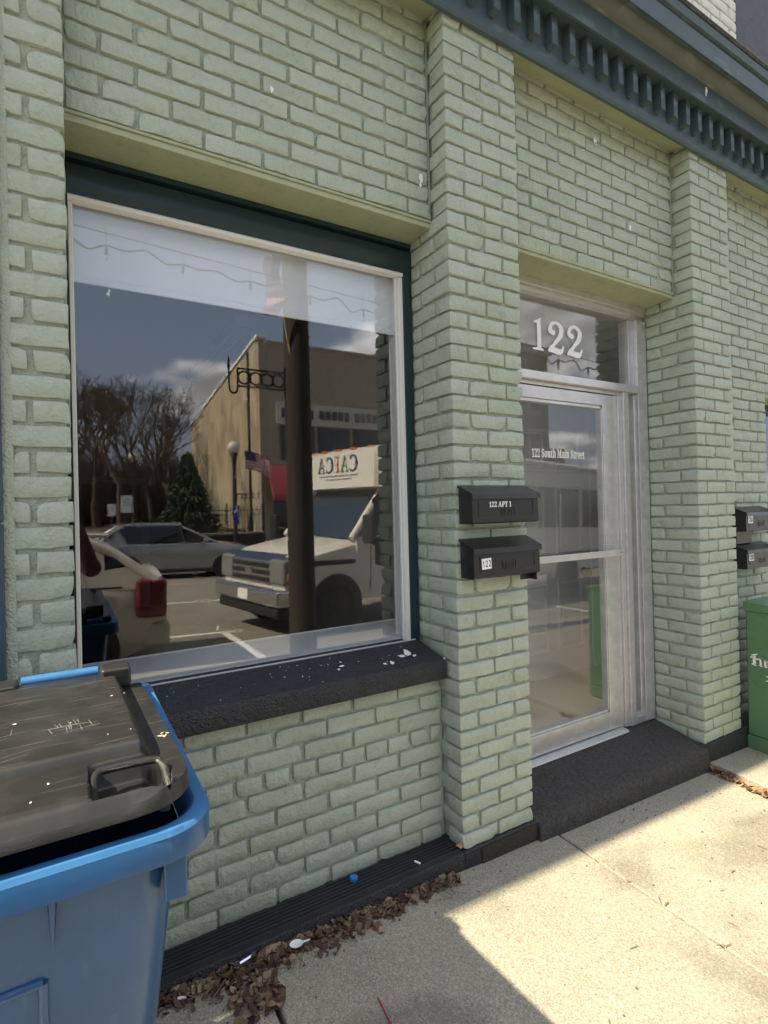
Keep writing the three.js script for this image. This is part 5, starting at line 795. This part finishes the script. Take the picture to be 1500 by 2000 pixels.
// buildings over the road
const tanMap = tex(512, 512, (u, v, o) => { const r = Math.floor(v * 42), b = h2(Math.floor(u * 16 + (r % 2) * 0.5), r, 5), j = Math.min((v * 42) % 1, 1) < 0.16 ? 0.72 : 1, k = (0.8 + 0.25 * b) * j; o[0] = k; o[1] = k * 0.97; o[2] = k * 0.93; }, { repeat: [0.35, 0.35] });
const stuccoMap = tex(512, 512, (u, v, o) => { const a = fbm(u * 5, v * 2, 5, 5, 6), b = sm(0.45, 0.7, fbm(u * 12, v * 3, 12, 5, 16)), k = 0.45 + 0.6 * a + 0.4 * b; o[0] = k; o[1] = k * 0.95; o[2] = k * 0.86; }, { repeat: [0.16, 0.16] });
{
  const t = thing('corner_building', 'tan brick corner building with stained stucco side wall and red awning', 'building');
  const x0 = 5.6, x1 = 14.0, z0 = 19.2, z1 = 33, yb = gy(9, 18) - 0.3, yt = 8.35;
  const tan = std([0.42, 0.375, 0.30], 0.9, { map: tanMap }), stucco = std([0.44, 0.385, 0.30], 0.9, { map: stuccoMap });
  part('front_wall', bx(x0, x1, 3.3, yt, z0, z0 + 0.3, 0), tan, t);
  part('front_wall', merged([bx(x0, x0 + 0.5, yb, 3.298, z0, z0 + 0.3, 0), bx(x1 - 0.5, x1, yb, 3.298, z0, z0 + 0.3, 0)]), tan, t);
  part('side_wall', loft([[[x0 - 0.012, yb, z0 + 0.31], [x0 - 0.012, yt + 0.2, z0 + 0.31], [x0 + 0.3, yt + 0.2, z0 + 0.31], [x0 + 0.3, yb, z0 + 0.31]], [[x0 - 0.012, yb, z1], [x0 - 0.012, yt - 1.5, z1], [x0 + 0.3, yt - 1.5, z1], [x0 + 0.3, yb, z1]]]), stucco, t);
  part('back_wall', bx(x0 + 0.31, x1, yb, yt - 1.6, z1 - 0.3, z1, 0), tan, t); part('side_wall', bx(x1 - 0.3, x1, yb, yt - 1.0, z0 + 0.31, z1 - 0.31, 0), tan, t);
  part('roof', loft([[[x0 + 0.31, yt - 0.6, z0 + 0.31], [x1 - 0.31, yt - 0.6, z0 + 0.31], [x1 - 0.31, yt - 0.75, z0 + 0.31], [x0 + 0.31, yt - 0.75, z0 + 0.31]], [[x0 + 0.31, yt - 1.9, z1 - 0.31], [x1 - 0.31, yt - 1.9, z1 - 0.31], [x1 - 0.31, yt - 2.05, z1 - 0.31], [x0 + 0.31, yt - 2.05, z1 - 0.31]]]), std([0.08, 0.08, 0.08], 0.9), t);
  part('coping', loft([[[x0 - 0.08, yt + 0.2, z0 - 0.05], [x0 - 0.08, yt + 0.3, z0 - 0.05], [x0 + 0.36, yt + 0.3, z0 - 0.05], [x0 + 0.36, yt + 0.2, z0 - 0.05]], [[x0 - 0.08, yt - 1.5, z1], [x0 - 0.08, yt - 1.4, z1], [x0 + 0.36, yt - 1.4, z1], [x0 + 0.36, yt - 1.5, z1]]]), M.letterWhite, t);
  part('parapet_cap', bx(x0 + 0.37, x1 + 0.05, yt + 0.002, yt + 0.10, z0 - 0.06, z0 + 0.34, 0), std([0.45, 0.38, 0.28], 0.9), t);
  part('downpipe', rod([x0 - 0.06, yb, z0 + 1.3], [x0 - 0.06, yt - 0.1, z0 + 1.3], 0.06, 8), M.iron, t);
  const cream = std([0.55, 0.52, 0.46], 0.7);
  part('window_band', bx(x0 + 0.7, x1 - 0.7, 5.00, 5.92, z0 - 0.06, z0 - 0.002, 0), cream, t);
  for (let k = 0; k < 4; k++) { const a = x0 + 0.85 + k * 1.72, w = part('transom_window', bx(a, a + 1.56, 5.22, 5.74, z0 - 0.08, z0 - 0.061, 0), cream, t); for (let j = 0; j < 5; j++) part('pane', bx(a + 0.06 + j * 0.30, a + 0.31 + j * 0.30, 5.28, 5.68, z0 - 0.09, z0 - 0.081, 0), darkGlass, w); const q = part('upper_window', bx(a, a + 1.56, 3.5, 4.95, z0 - 0.05, z0 - 0.002, 0), std([0.10, 0.09, 0.085], 0.6), t); for (let j = 0; j < 2; j++) part('pane', bx(a + 0.05 + j * 0.76, a + 0.74 + j * 0.76, 3.56, 4.9, z0 - 0.06, z0 - 0.051, 0), darkGlass, q); }
  part('shopfront', bx(x0 + 0.505, x1 - 0.505, yb, 3.298, z0 + 0.1, z0 + 0.25, 0), darkGlass, t);
  part('awning', loft([[[x0 + 0.2, 3.28, z0 - 0.05], [x1 - 0.2, 3.28, z0 - 0.05], [x1 - 0.2, 3.24, z0 - 0.05], [x0 + 0.2, 3.24, z0 - 0.05]], [[x0 + 0.2, 2.1, z0 - 0.95], [x1 - 0.2, 2.1, z0 - 0.95], [x1 - 0.2, 1.75, z0 - 0.95], [x0 + 0.2, 1.75, z0 - 0.95]]]), std([0.30, 0.045, 0.065], 0.85), t);
  const g = thing('grey_building', 'tall grey building with pale window trim across the street', 'building');
  const gm = std([0.14, 0.14, 0.14], 0.85, { map: tanMap }); part('wall', bx(14.02, 22.2, gy(18, 18) - 0.3, 10.2, 18.9, 30, 0), gm, g);
  for (let r = 0; r < 3; r++) for (let k = 0; k < 5; k++) { const a = 14.6 + k * 1.5, y = 0.6 + r * 2.9, f = part('window', bx(a, a + 0.95, y, y + 1.9, 18.84, 18.898, 0), cream, g); part('pane', bx(a + 0.12, a + 0.83, y + 0.12, y + 1.78, 18.83, 18.839, 0), darkGlass, f); part('hood', bx(a - 0.1, a + 1.05, y + 1.905, y + 2.05, 18.76, 18.899, 0), cream, g); }
  part('cornice', bx(14.0, 22.25, 9.7, 9.95, 18.6, 18.898, 0), cream, g);
  const b = thing('brick_house', 'low orange brick building with a chimney down the street', 'building');
  const ob = std([0.42, 0.17, 0.085], 0.9, { map: tanMap }), yh = gy(26, 18) - 0.3; part('wall', bx(22.3, 33, yh, 3.0, 19.5, 29, 0), ob, b); part('roof', loft([[[22.2, 3.0, 19.4], [22.2, 4.0, 24], [22.2, 3.0, 29.1], [22.2, 2.95, 24]], [[33.1, 3.0, 19.4], [33.1, 4.0, 24], [33.1, 3.0, 29.1], [33.1, 2.95, 24]]]), std([0.20, 0.09, 0.06], 0.9), b); part('chimney', bx(23.7, 25.2, 3.2, 4.75, 20.4, 21.4, 0), ob, b);
  for (let k = 0; k < 5; k++) { const f = part('window', bx(23 + k * 1.9, 24.1 + k * 1.9, 0.4, 2.0, 19.44, 19.498, 0), cream, b); part('pane', bx(23.1 + k * 1.9, 24.0 + k * 1.9, 0.5, 1.9, 19.43, 19.439, 0), darkGlass, f); }
}
{ // low wall and iron fence
  const w = thing('retaining_wall', 'low dark stone wall below the iron fence', 'wall'); const y0 = gy(0, 18) - 0.3;
  part('wall', bx(-9, 5.5, y0, 0.50, 18.5, 18.85, 0.02), std([0.10, 0.09, 0.08], 0.9, { map: stoneMap }), w); part('cap', bx(-9.05, 5.52, 0.502, 0.58, 18.45, 18.9, 0.01), M.concrete, w);
  const f = thing('iron_fence', 'black iron picket fence on the low wall beside the corner building', 'fence');
  for (let k = 0; k < 26; k++) { const x = 2.65 + k * 0.11, p = part('picket', merged([rod([x, 0.58, 18.67], [x, 1.52, 18.67], 0.011, 6), rod([x, 1.52, 18.67], [x, 1.64, 18.67], 0.018, 6, 0.001)]), M.iron, f); }
  for (const y of [0.70, 1.26, 1.44]) part('rail', rod([2.6, y, 18.67], [5.5, y, 18.67], 0.016, 6), M.iron, f);
  for (const x of [2.6, 4.05, 5.48]) part('post', rod([x, 0.58, 18.67], [x, 1.7, 18.67], 0.035, 8), M.iron, f);
  const bw = tex(64, 64, (u, v, o) => grey(o, 0.5 + 0.5 * fbm(u * 6, v * 6, 6, 3, 7))); structure('park_ground', sheet(-60, 5.55, 18.86, 60, 20, 12, (x, z) => 0.46 + (z - 18.86) * 0.025), std([0.085, 0.07, 0.045], 0.95));
}
function lampPost(label, x, z, h, base) {
  const t = thing('street_lamp', label, 'street lamp', null, [x, base, z]);
  part('post', merged([lathe([[0.22, 0], [0.22, 0.15], [0.15, 0.22], [0.13, 0.75], [0.10, 0.85], [0.085, 1.0], [0.072, h - 0.75], [0.11, h - 0.70], [0.09, h - 0.62], [0.15, h - 0.42], [0.001, h - 0.42]], 18)]), M.iron, t);
  const g = new THREE.SphereGeometry(0.235, 24, 18); g.translate(0, h - 0.22, 0); part('globe', g, phys([0.74, 0.72, 0.68], 0.35, { transmission: 0.3, thickness: 0 }), t);
  return t;
}
{
  const l = lampPost('globe street lamp with flag and blue sign before the corner building', 4.05, 17.5, 4.55, gy(4.05, 16.9) + 0.13);
  const y0 = l.position.y;
  part('scroll_bracket', merged([bx(0.07, 0.75, 1.85 - y0, 1.87 - y0, -0.01, 0.01, 0), bx(0.07, 0.75, 2.03 - y0, 2.05 - y0, -0.01, 0.01, 0), ...[0, 1, 2, 3].map((k) => { const g = new THREE.TorusGeometry(0.075, 0.012, 6, 20); g.translate(0.17 + k * 0.16, 1.95 - y0, 0); return g; }), tube([[0.75, 1.9 - y0, 0], [0.82, 1.84 - y0, 0], [0.88, 1.92 - y0, 0], [0.88, 2.12 - y0, 0]], 0.014, 6)]), M.iron, l);
  const sg = thing('parking_sign', 'blue accessible parking sign on the lamp post', 'sign');
  part('plate', bx(3.90, 4.16, 1.15, 1.62, 17.28, 17.285, 0.001), std([0.02, 0.06, 0.34], 0.5), sg);
  const wcs = []; const ring = new THREE.TorusGeometry(0.06, 0.014, 6, 22, 4.6); ring.rotateY(Math.PI); ring.translate(4.04, 1.36, 17.277); wcs.push(ring, rod([4.05, 1.52, 17.277], [4.045, 1.40, 17.277], 0.014, 6), rod([4.045, 1.41, 17.277], [3.98, 1.40, 17.277], 0.013, 6), rod([3.98, 1.40, 17.277], [3.95, 1.32, 17.277], 0.013, 6)); const hd = new THREE.SphereGeometry(0.022, 10, 8); hd.translate(4.055, 1.555, 17.277); wcs.push(hd); part('symbol', merged(wcs), M.letterWhite, sg);
  part('plate', bx(3.92, 4.14, 0.90, 1.12, 17.28, 17.285, 0.001), std([0.02, 0.06, 0.34], 0.5), sg);
  const f = thing('american_flag', 'american flag flying from the lamp post across the street', 'flag');
  part('staff', rod([4.05, 2.6, 17.42], [4.35, 3.62, 17.1], 0.016, 8), std([0.5, 0.4, 0.25], 0.6), f); const fg = flagCloth(1.15, 0.66, 0.55, 1); fg.translate(4.35, 3.60, 17.1); part('cloth', fg, M.flag, f);
  lampPost('globe street lamp on the park lawn beside the spruce', 1.62, 27, 3.8, 0.66); lampPost('farther globe street lamp deep in the park', 0.95, 33, 3.2, 0.8);
  for (const [x, y, w, h, lab] of [[0.62, 1.75, 0.38, 0.62, 'larger white notice board on a post in the park'], [0.12, 1.55, 0.26, 0.44, 'smaller white notice board on a post in the park']]) { const n = thing('notice_board', lab, 'notice board'); part('sheet', bx(x - w / 2, x + w / 2, y - h / 2, y + h / 2, 19.5, 19.52, 0.002), M.letterWhite, n); part('post', rod([x, 0.4, 19.55], [x, y + h / 2 + 0.05, 19.55], 0.04, 8), M.iron, n); for (let k = 0; k < 4; k++) part('print', bx(x - w * 0.32, x + w * 0.32, y + h * (0.30 - k * 0.13), y + h * (0.34 - k * 0.13), 19.496, 19.4995, 0), std([0.25, 0.25, 0.25], 0.8), n); }
}
// trees
function twig(a, b, r, seg, r2) { const g = new THREE.CylinderGeometry(r2, r, a.distanceTo(b), seg, 1, true); g.applyQuaternion(new THREE.Quaternion().setFromUnitVectors(new THREE.Vector3(0, 1, 0), b.clone().sub(a).normalize())); g.translate((a.x + b.x) / 2, (a.y + b.y) / 2, (a.z + b.z) / 2); return g; }
function bareTree(label, x, z, h, seed, base) {
  reseed(seed); const t = thing('bare_tree', label, 'tree', null, [x, base, z]), bark = std([0.085, 0.066, 0.052], 0.95), trunkG = [], twigG = [];
  const grow = (p, d, len, r, depth) => {
    const n = 2, q = p.clone(); let dir = d.clone();
    for (let k = 0; k < n; k++) { const a = q.clone(); dir.add(new THREE.Vector3(rr(-0.16, 0.16), rr(-0.02, 0.14), rr(-0.16, 0.16))).normalize(); q.addScaledVector(dir, len / n); (depth > 4 ? trunkG : twigG).push(twig(a, q, Math.max(r, 0.006) * (1 - k * 0.22), depth > 4 ? 8 : depth > 2 ? 4 : 3, Math.max(r, 0.006) * (1 - (k + 1) * 0.22))); }
    if (depth <= 0) return;
    const kids = depth > 4 ? 3 : depth > 1 ? 3 : 3;
    for (let k = 0; k < kids; k++) { const e = dir.clone().add(new THREE.Vector3(rr(-0.9, 0.9), rr(-0.15, 0.6), rr(-0.9, 0.9)).multiplyScalar(0.85)).normalize(); grow(q, e, len * rr(0.62, 0.82), r * rr(0.5, 0.64), depth - 1); }
  };
  grow(new THREE.Vector3(0, -0.2, 0), new THREE.Vector3(0, 1, 0), h * 0.235, h * 0.020, 6);
  part('trunk', merged(trunkG), bark, t); part('crown', merged(twigG), bark, t);
}
[[-1.6, 23, 9.0, 'broad bare tree behind the low park wall'], [0.9, 25.5, 9.6, 'tall bare tree beside the park lamp'], [3.6, 28, 9.0, 'bare tree between the spruce and the corner building'], [-3.6, 27, 10, 'bare tree at the far side of the park lawn'], [2.3, 33, 11, 'distant bare tree behind the spruce'], [-0.8, 36, 12, 'tallest bare tree at the back of the park'], [-6.0, 31, 11, 'bare tree standing farthest from the corner building'], [1.9, 22.2, 7.2, 'slender bare tree close to the park wall'], [4.6, 38, 12.5, 'bare tree rising behind the stucco side wall'], [0.1, 29.5, 10.5, 'bare tree halfway into the park']].forEach(([x, z, h, lab], k) => bareTree(lab, x, z, h, 900 + k * 13, 0.5 + (z - 18.8) * 0.025));
{ // spruce
  const x = 3.05, z = 20.9, H = 4.4, t = thing('spruce_tree', 'dense dark green spruce beside the iron fence', 'tree', null, [x, 0.45 - 0.9, z]); reseed(321);
  part('trunk', new THREE.CylinderGeometry(0.04, 0.12, H, 8).translate(0, H / 2, 0), std([0.07, 0.05, 0.04], 0.95), t);
  const g = []; for (let k = 0; k < 3000; k++) { const f = Math.pow(rnd(), 0.75), y = 0.5 + f * (H - 0.6), R = (1 - f) * 1.6 + 0.12, a = rnd() * 6.283, r = R * Math.sqrt(rr(0.15, 1)) * (0.8 + 0.35 * vn(a * 2.2, y * 4, 99, 3)), l = rr(0.10, 0.26), c = new THREE.ConeGeometry(l * 0.32, l, 4, 1, true); c.rotateZ(-1.9 + rr(-0.4, 0.4)); c.rotateY(-a); c.translate(Math.cos(a) * r, y - r * 0.18, Math.sin(a) * r); g.push(c); }
  part('crown', merged(g), std([0.045, 0.070, 0.034], 0.9), t);
}

{ // brush along the back of the park, too dense to count
  reseed(4242); const g = []; for (let k = 0; k < 40; k++) { const a = new THREE.Vector3(rr(-0.5, 0.5), rr(0, 0.5), rr(-0.5, 0.5)), b = a.clone().add(new THREE.Vector3(rr(-0.7, 0.7), rr(0.7, 1.8), rr(-0.7, 0.7))); g.push(twig(a, b, 0.014, 3, 0.004)); const c = b.clone().add(new THREE.Vector3(rr(-0.5, 0.5), rr(-0.1, 0.5), rr(-0.5, 0.5))); g.push(twig(a.clone().lerp(b, 0.6), c, 0.009, 3, 0.003)); }
  const im = new THREE.InstancedMesh(merged(g), std([0.060, 0.047, 0.037], 0.95), 900), m4 = new THREE.Matrix4(), e = new THREE.Euler(), q = new THREE.Quaternion();
  for (let i = 0; i < 900; i++) { const x = rr(-22, 5.2), z = rr(30, 47), s = rr(0.8, 1.7); e.set(rr(-0.2, 0.2), rr(0, 6.3), rr(-0.2, 0.2)); m4.compose(new THREE.Vector3(x, 0.4 + (z - 18.86) * 0.025 + (rnd() < 0.5 ? rr(0, 2.2) : 0), z), q.setFromEuler(e), new THREE.Vector3(s, s, s)); im.setMatrixAt(i, m4); }
  im.name = 'brushwood'; im.userData = { kind: 'stuff', label: 'tangled leafless brush at the back of the park', category: 'brush' }; scene.add(im);
}
// ---------- the person with the phone, a sliver of whom shows in the window ----------
function blend(a, b, k) { const h = clamp(0.5 + 0.5 * (b - a) / k, 0, 1); return lerp(b, a, h) - k * h * (1 - h); }
function skin(bones, k, centre, half, res) { // bones: [x,y,z,r, x,y,z,r] tapered capsules
  const mc = new MarchingCubes(res, new THREE.MeshBasicMaterial(), false, false, 120000); mc.isolation = 0; const hs = res / 2;
  for (let z = 0; z < res; z++) for (let y = 0; y < res; y++) for (let x = 0; x < res; x++) {
    const px = centre[0] + (x - hs) / hs * half, py = centre[1] + (y - hs) / hs * half, pz = centre[2] + (z - hs) / hs * half; let d = 9;
    for (const b of bones) { const ax = px - b[0], ay = py - b[1], az = pz - b[2], bxx = b[4] - b[0], by = b[5] - b[1], bz = b[6] - b[2], l = bxx * bxx + by * by + bz * bz, t = l > 0 ? clamp((ax * bxx + ay * by + az * bz) / l, 0, 1) : 0; const q = Math.hypot(ax - bxx * t, ay - by * t, (az - bz * t) * (b[8] || 1)) - lerp(b[3], b[7], t); d = d > 8 ? q : blend(d, q, k); if (false) break; }
    mc.field[z * res * res + y * res + x] = -d;
  }
  mc.update(); const n = mc.count, p = new Float32Array(n * 3), nn = new Float32Array(n * 3);
  for (let i = 0; i < n; i++) for (let c = 0; c < 3; c++) { p[i * 3 + c] = mc.positionArray[i * 3 + c] * half + centre[c]; nn[i * 3 + c] = mc.normalArray[i * 3 + c]; }
  let g = new THREE.BufferGeometry(); g.setAttribute('position', new THREE.BufferAttribute(p, 3)); g = mergeVertices(g, 1e-4); g.computeVertexNormals(); return g;
}
{
  const cx = -1.455, zc = 2.16, gr = gy(cx, zc);
  const t = thing('person', 'person in a maroon jacket and jeans holding up a phone', 'person', null, [cx, gr, zc]);
  const skinM = std([0.46, 0.27, 0.19], 0.55), jacketM = std([0.085, 0.022, 0.024], 0.85), jeans = std([0.030, 0.040, 0.075], 0.9), hairM = std([0.055, 0.026, 0.015], 0.6), shoeM = std([0.03, 0.03, 0.032], 0.6);
  const sh = 1.300, limbs = [];
  const arm = (s, e, w, f = 1) => [[s * 0.165, sh, -0.01, 0.062 * f, ...e, 0.047 * f], [...e, 0.046 * f, ...w, 0.034 * f]];
  const eR = [0.270, 1.085, -0.19], wR = [0.190, 1.360, -0.36], eL = [-0.215, 1.085, -0.19], wL = [0.02, 1.360, -0.37];
  const body = [[0, 0.92, 0.0, 0.125, 0, 1.20, -0.01, 0.135], [0, 1.20, -0.01, 0.13, 0, 1.32, 0.0, 0.075], [-0.13, 1.28, 0, 0.062, 0.13, 1.28, 0, 0.062], [0, 1.32, 0.0, 0.056, 0, 1.44, -0.02, 0.053], ...arm(1, eR, wR, 0.82), ...arm(-1, eL, wL, 0.82), [0.085, 0.90, 0, 0.085, 0.09, 0.50, -0.01, 0.058], [0.09, 0.50, -0.01, 0.055, 0.095, 0.09, 0.02, 0.04], [-0.085, 0.90, 0, 0.085, -0.09, 0.50, -0.01, 0.058], [-0.09, 0.50, -0.01, 0.055, -0.095, 0.09, 0.02, 0.04], [0.095, 0.07, 0.03, 0.042, 0.105, 0.045, -0.13, 0.034], [-0.095, 0.07, 0.03, 0.042, -0.105, 0.045, -0.13, 0.034]];
  const head = [[0, 1.500, -0.018, 0.086, 0, 1.535, -0.008, 0.092], [0, 1.455, -0.055, 0.050, 0, 1.500, -0.045, 0.066], [0, 1.500, -0.108, 0.011, 0, 1.478, -0.122, 0.014], [0.078, 1.495, 0.0, 0.018, 0.082, 1.515, 0.0, 0.019], [-0.078, 1.495, 0.0, 0.018, -0.082, 1.515, 0.0, 0.019], [0.022, 1.448, -0.100, 0.008, -0.022, 1.448, -0.100, 0.008], [0, 1.36, -0.01, 0.054, 0, 1.45, -0.02, 0.052]];
  const hand = (w, s) => { const o = []; const px = w[0] - s * 0.030, py = w[1] + 0.070, pz = w[2] - 0.03; o.push([w[0], w[1] - 0.02, w[2], 0.026, px, py, pz, 0.030], [px, py, pz, 0.028, px, py + 0.02, pz, 0.026]); for (let k = 0; k < 4; k++) { const y = py - 0.022 + k * 0.019, l = [0.024, 0.03, 0.032, 0.028][k]; o.push([px, y, pz, 0.0105, px - s * (0.012 + l * 0.3), y + 0.004, pz + 0.034, 0.0095], [px - s * (0.012 + l * 0.3), y + 0.004, pz + 0.034, 0.0092, px - s * (0.022 + l), y + 0.006, pz + 0.030, 0.0078]); } o.push([px, py - 0.025, pz - 0.004, 0.0125, px - s * 0.035, py + 0.006, pz - 0.030, 0.0105], [px - s * 0.035, py + 0.006, pz - 0.030, 0.010, px - s * 0.055, py + 0.03, pz - 0.028, 0.0085]); return o; };
  const whole = merged([skin(body, 0.035, [0.02, 0.80, -0.1], 0.84, 130), skin(head, 0.022, [0, 1.49, -0.02], 0.17, 90), skin(hand(wR, 1), 0.008, [wR[0] - 0.04, wR[1] + 0.05, wR[2] - 0.02], 0.12, 76), skin(hand(wL, -1), 0.008, [wL[0] + 0.04, wL[1] + 0.05, wL[2] - 0.02], 0.12, 76)]);
  part('body', whole, skinM, t);
  part('jacket', skin([[0, 0.88, 0.0, 0.152, 0, 1.20, -0.01, 0.152], [0, 1.20, -0.01, 0.148, 0, 1.325, 0.0, 0.085], [-0.145, 1.285, 0, 0.07, 0.145, 1.285, 0, 0.07], ...arm(1, eR, wR, 1.18), ...arm(-1, eL, wL, 1.18)], 0.03, [0.02, 1.12, -0.12], 0.48, 110), jacketM, t);
  part('trousers', skin([[0.03, 0.92, 0, 0.135, -0.03, 0.92, 0, 0.135], [0.085, 0.88, 0, 0.105, 0.092, 0.50, -0.01, 0.075], [0.092, 0.50, -0.01, 0.073, 0.097, 0.10, 0.02, 0.062], [-0.085, 0.88, 0, 0.105, -0.092, 0.50, -0.01, 0.075], [-0.092, 0.50, -0.01, 0.073, -0.097, 0.10, 0.02, 0.062]], 0.02, [0, 0.55, 0], 0.56, 100), jeans, t);
  part('shoes', skin([[0.097, 0.055, 0.045, 0.054, 0.107, 0.045, -0.15, 0.045], [-0.097, 0.055, 0.045, 0.054, -0.107, 0.045, -0.15, 0.045]], 0.01, [0, 0.08, -0.05], 0.20, 60), shoeM, t);
  part('hair', skin([[0, 1.53, 0.012, 0.100, 0, 1.555, 0.0, 0.096], [0, 1.45, 0.055, 0.080, 0, 1.36, 0.075, 0.062], [0.075, 1.50, 0.02, 0.04, 0.078, 1.38, 0.045, 0.038], [-0.075, 1.50, 0.02, 0.04, -0.078, 1.38, 0.045, 0.038]], 0.03, [0, 1.47, 0.02], 0.21, 80), hairM, t);
  for (const s of [1, -1]) { const e = new THREE.SphereGeometry(0.0115, 14, 10); e.translate(s * 0.031, 1.503, -0.096); part('eye', e, std([0.6, 0.58, 0.55], 0.2), t); const i = new THREE.SphereGeometry(0.006, 10, 8); i.translate(s * 0.031, 1.503, -0.1035); part('iris', i, std([0.04, 0.025, 0.015], 0.2), t); }
  const ph = thing('smartphone', 'black smartphone held up by the person in maroon', 'phone', null, [EYE.x - 0.018, EYE.y - 0.052, EYE.z + 0.024]);
  const pg = new RoundedBoxGeometry(0.074, 0.150, 0.008, 4, 0.0039); part('case', muv(pg), std([0.02, 0.02, 0.022], 0.3), ph); part('screen', bx(-0.034, 0.034, -0.071, 0.071, 0.0041, 0.0046, 0), std([0.012, 0.013, 0.016], 0.08), ph); part('lens_block', bx(0.006, 0.034, 0.036, 0.070, -0.0062, -0.0041, 0.001), std([0.03, 0.03, 0.032], 0.2), ph);
}
for (const o of [...scene.children]) if (o.isMesh || o.isGroup) o.traverse((m) => { if (m.isMesh) { m.castShadow = m.receiveShadow = true; } });
renderer.render(scene, camera);
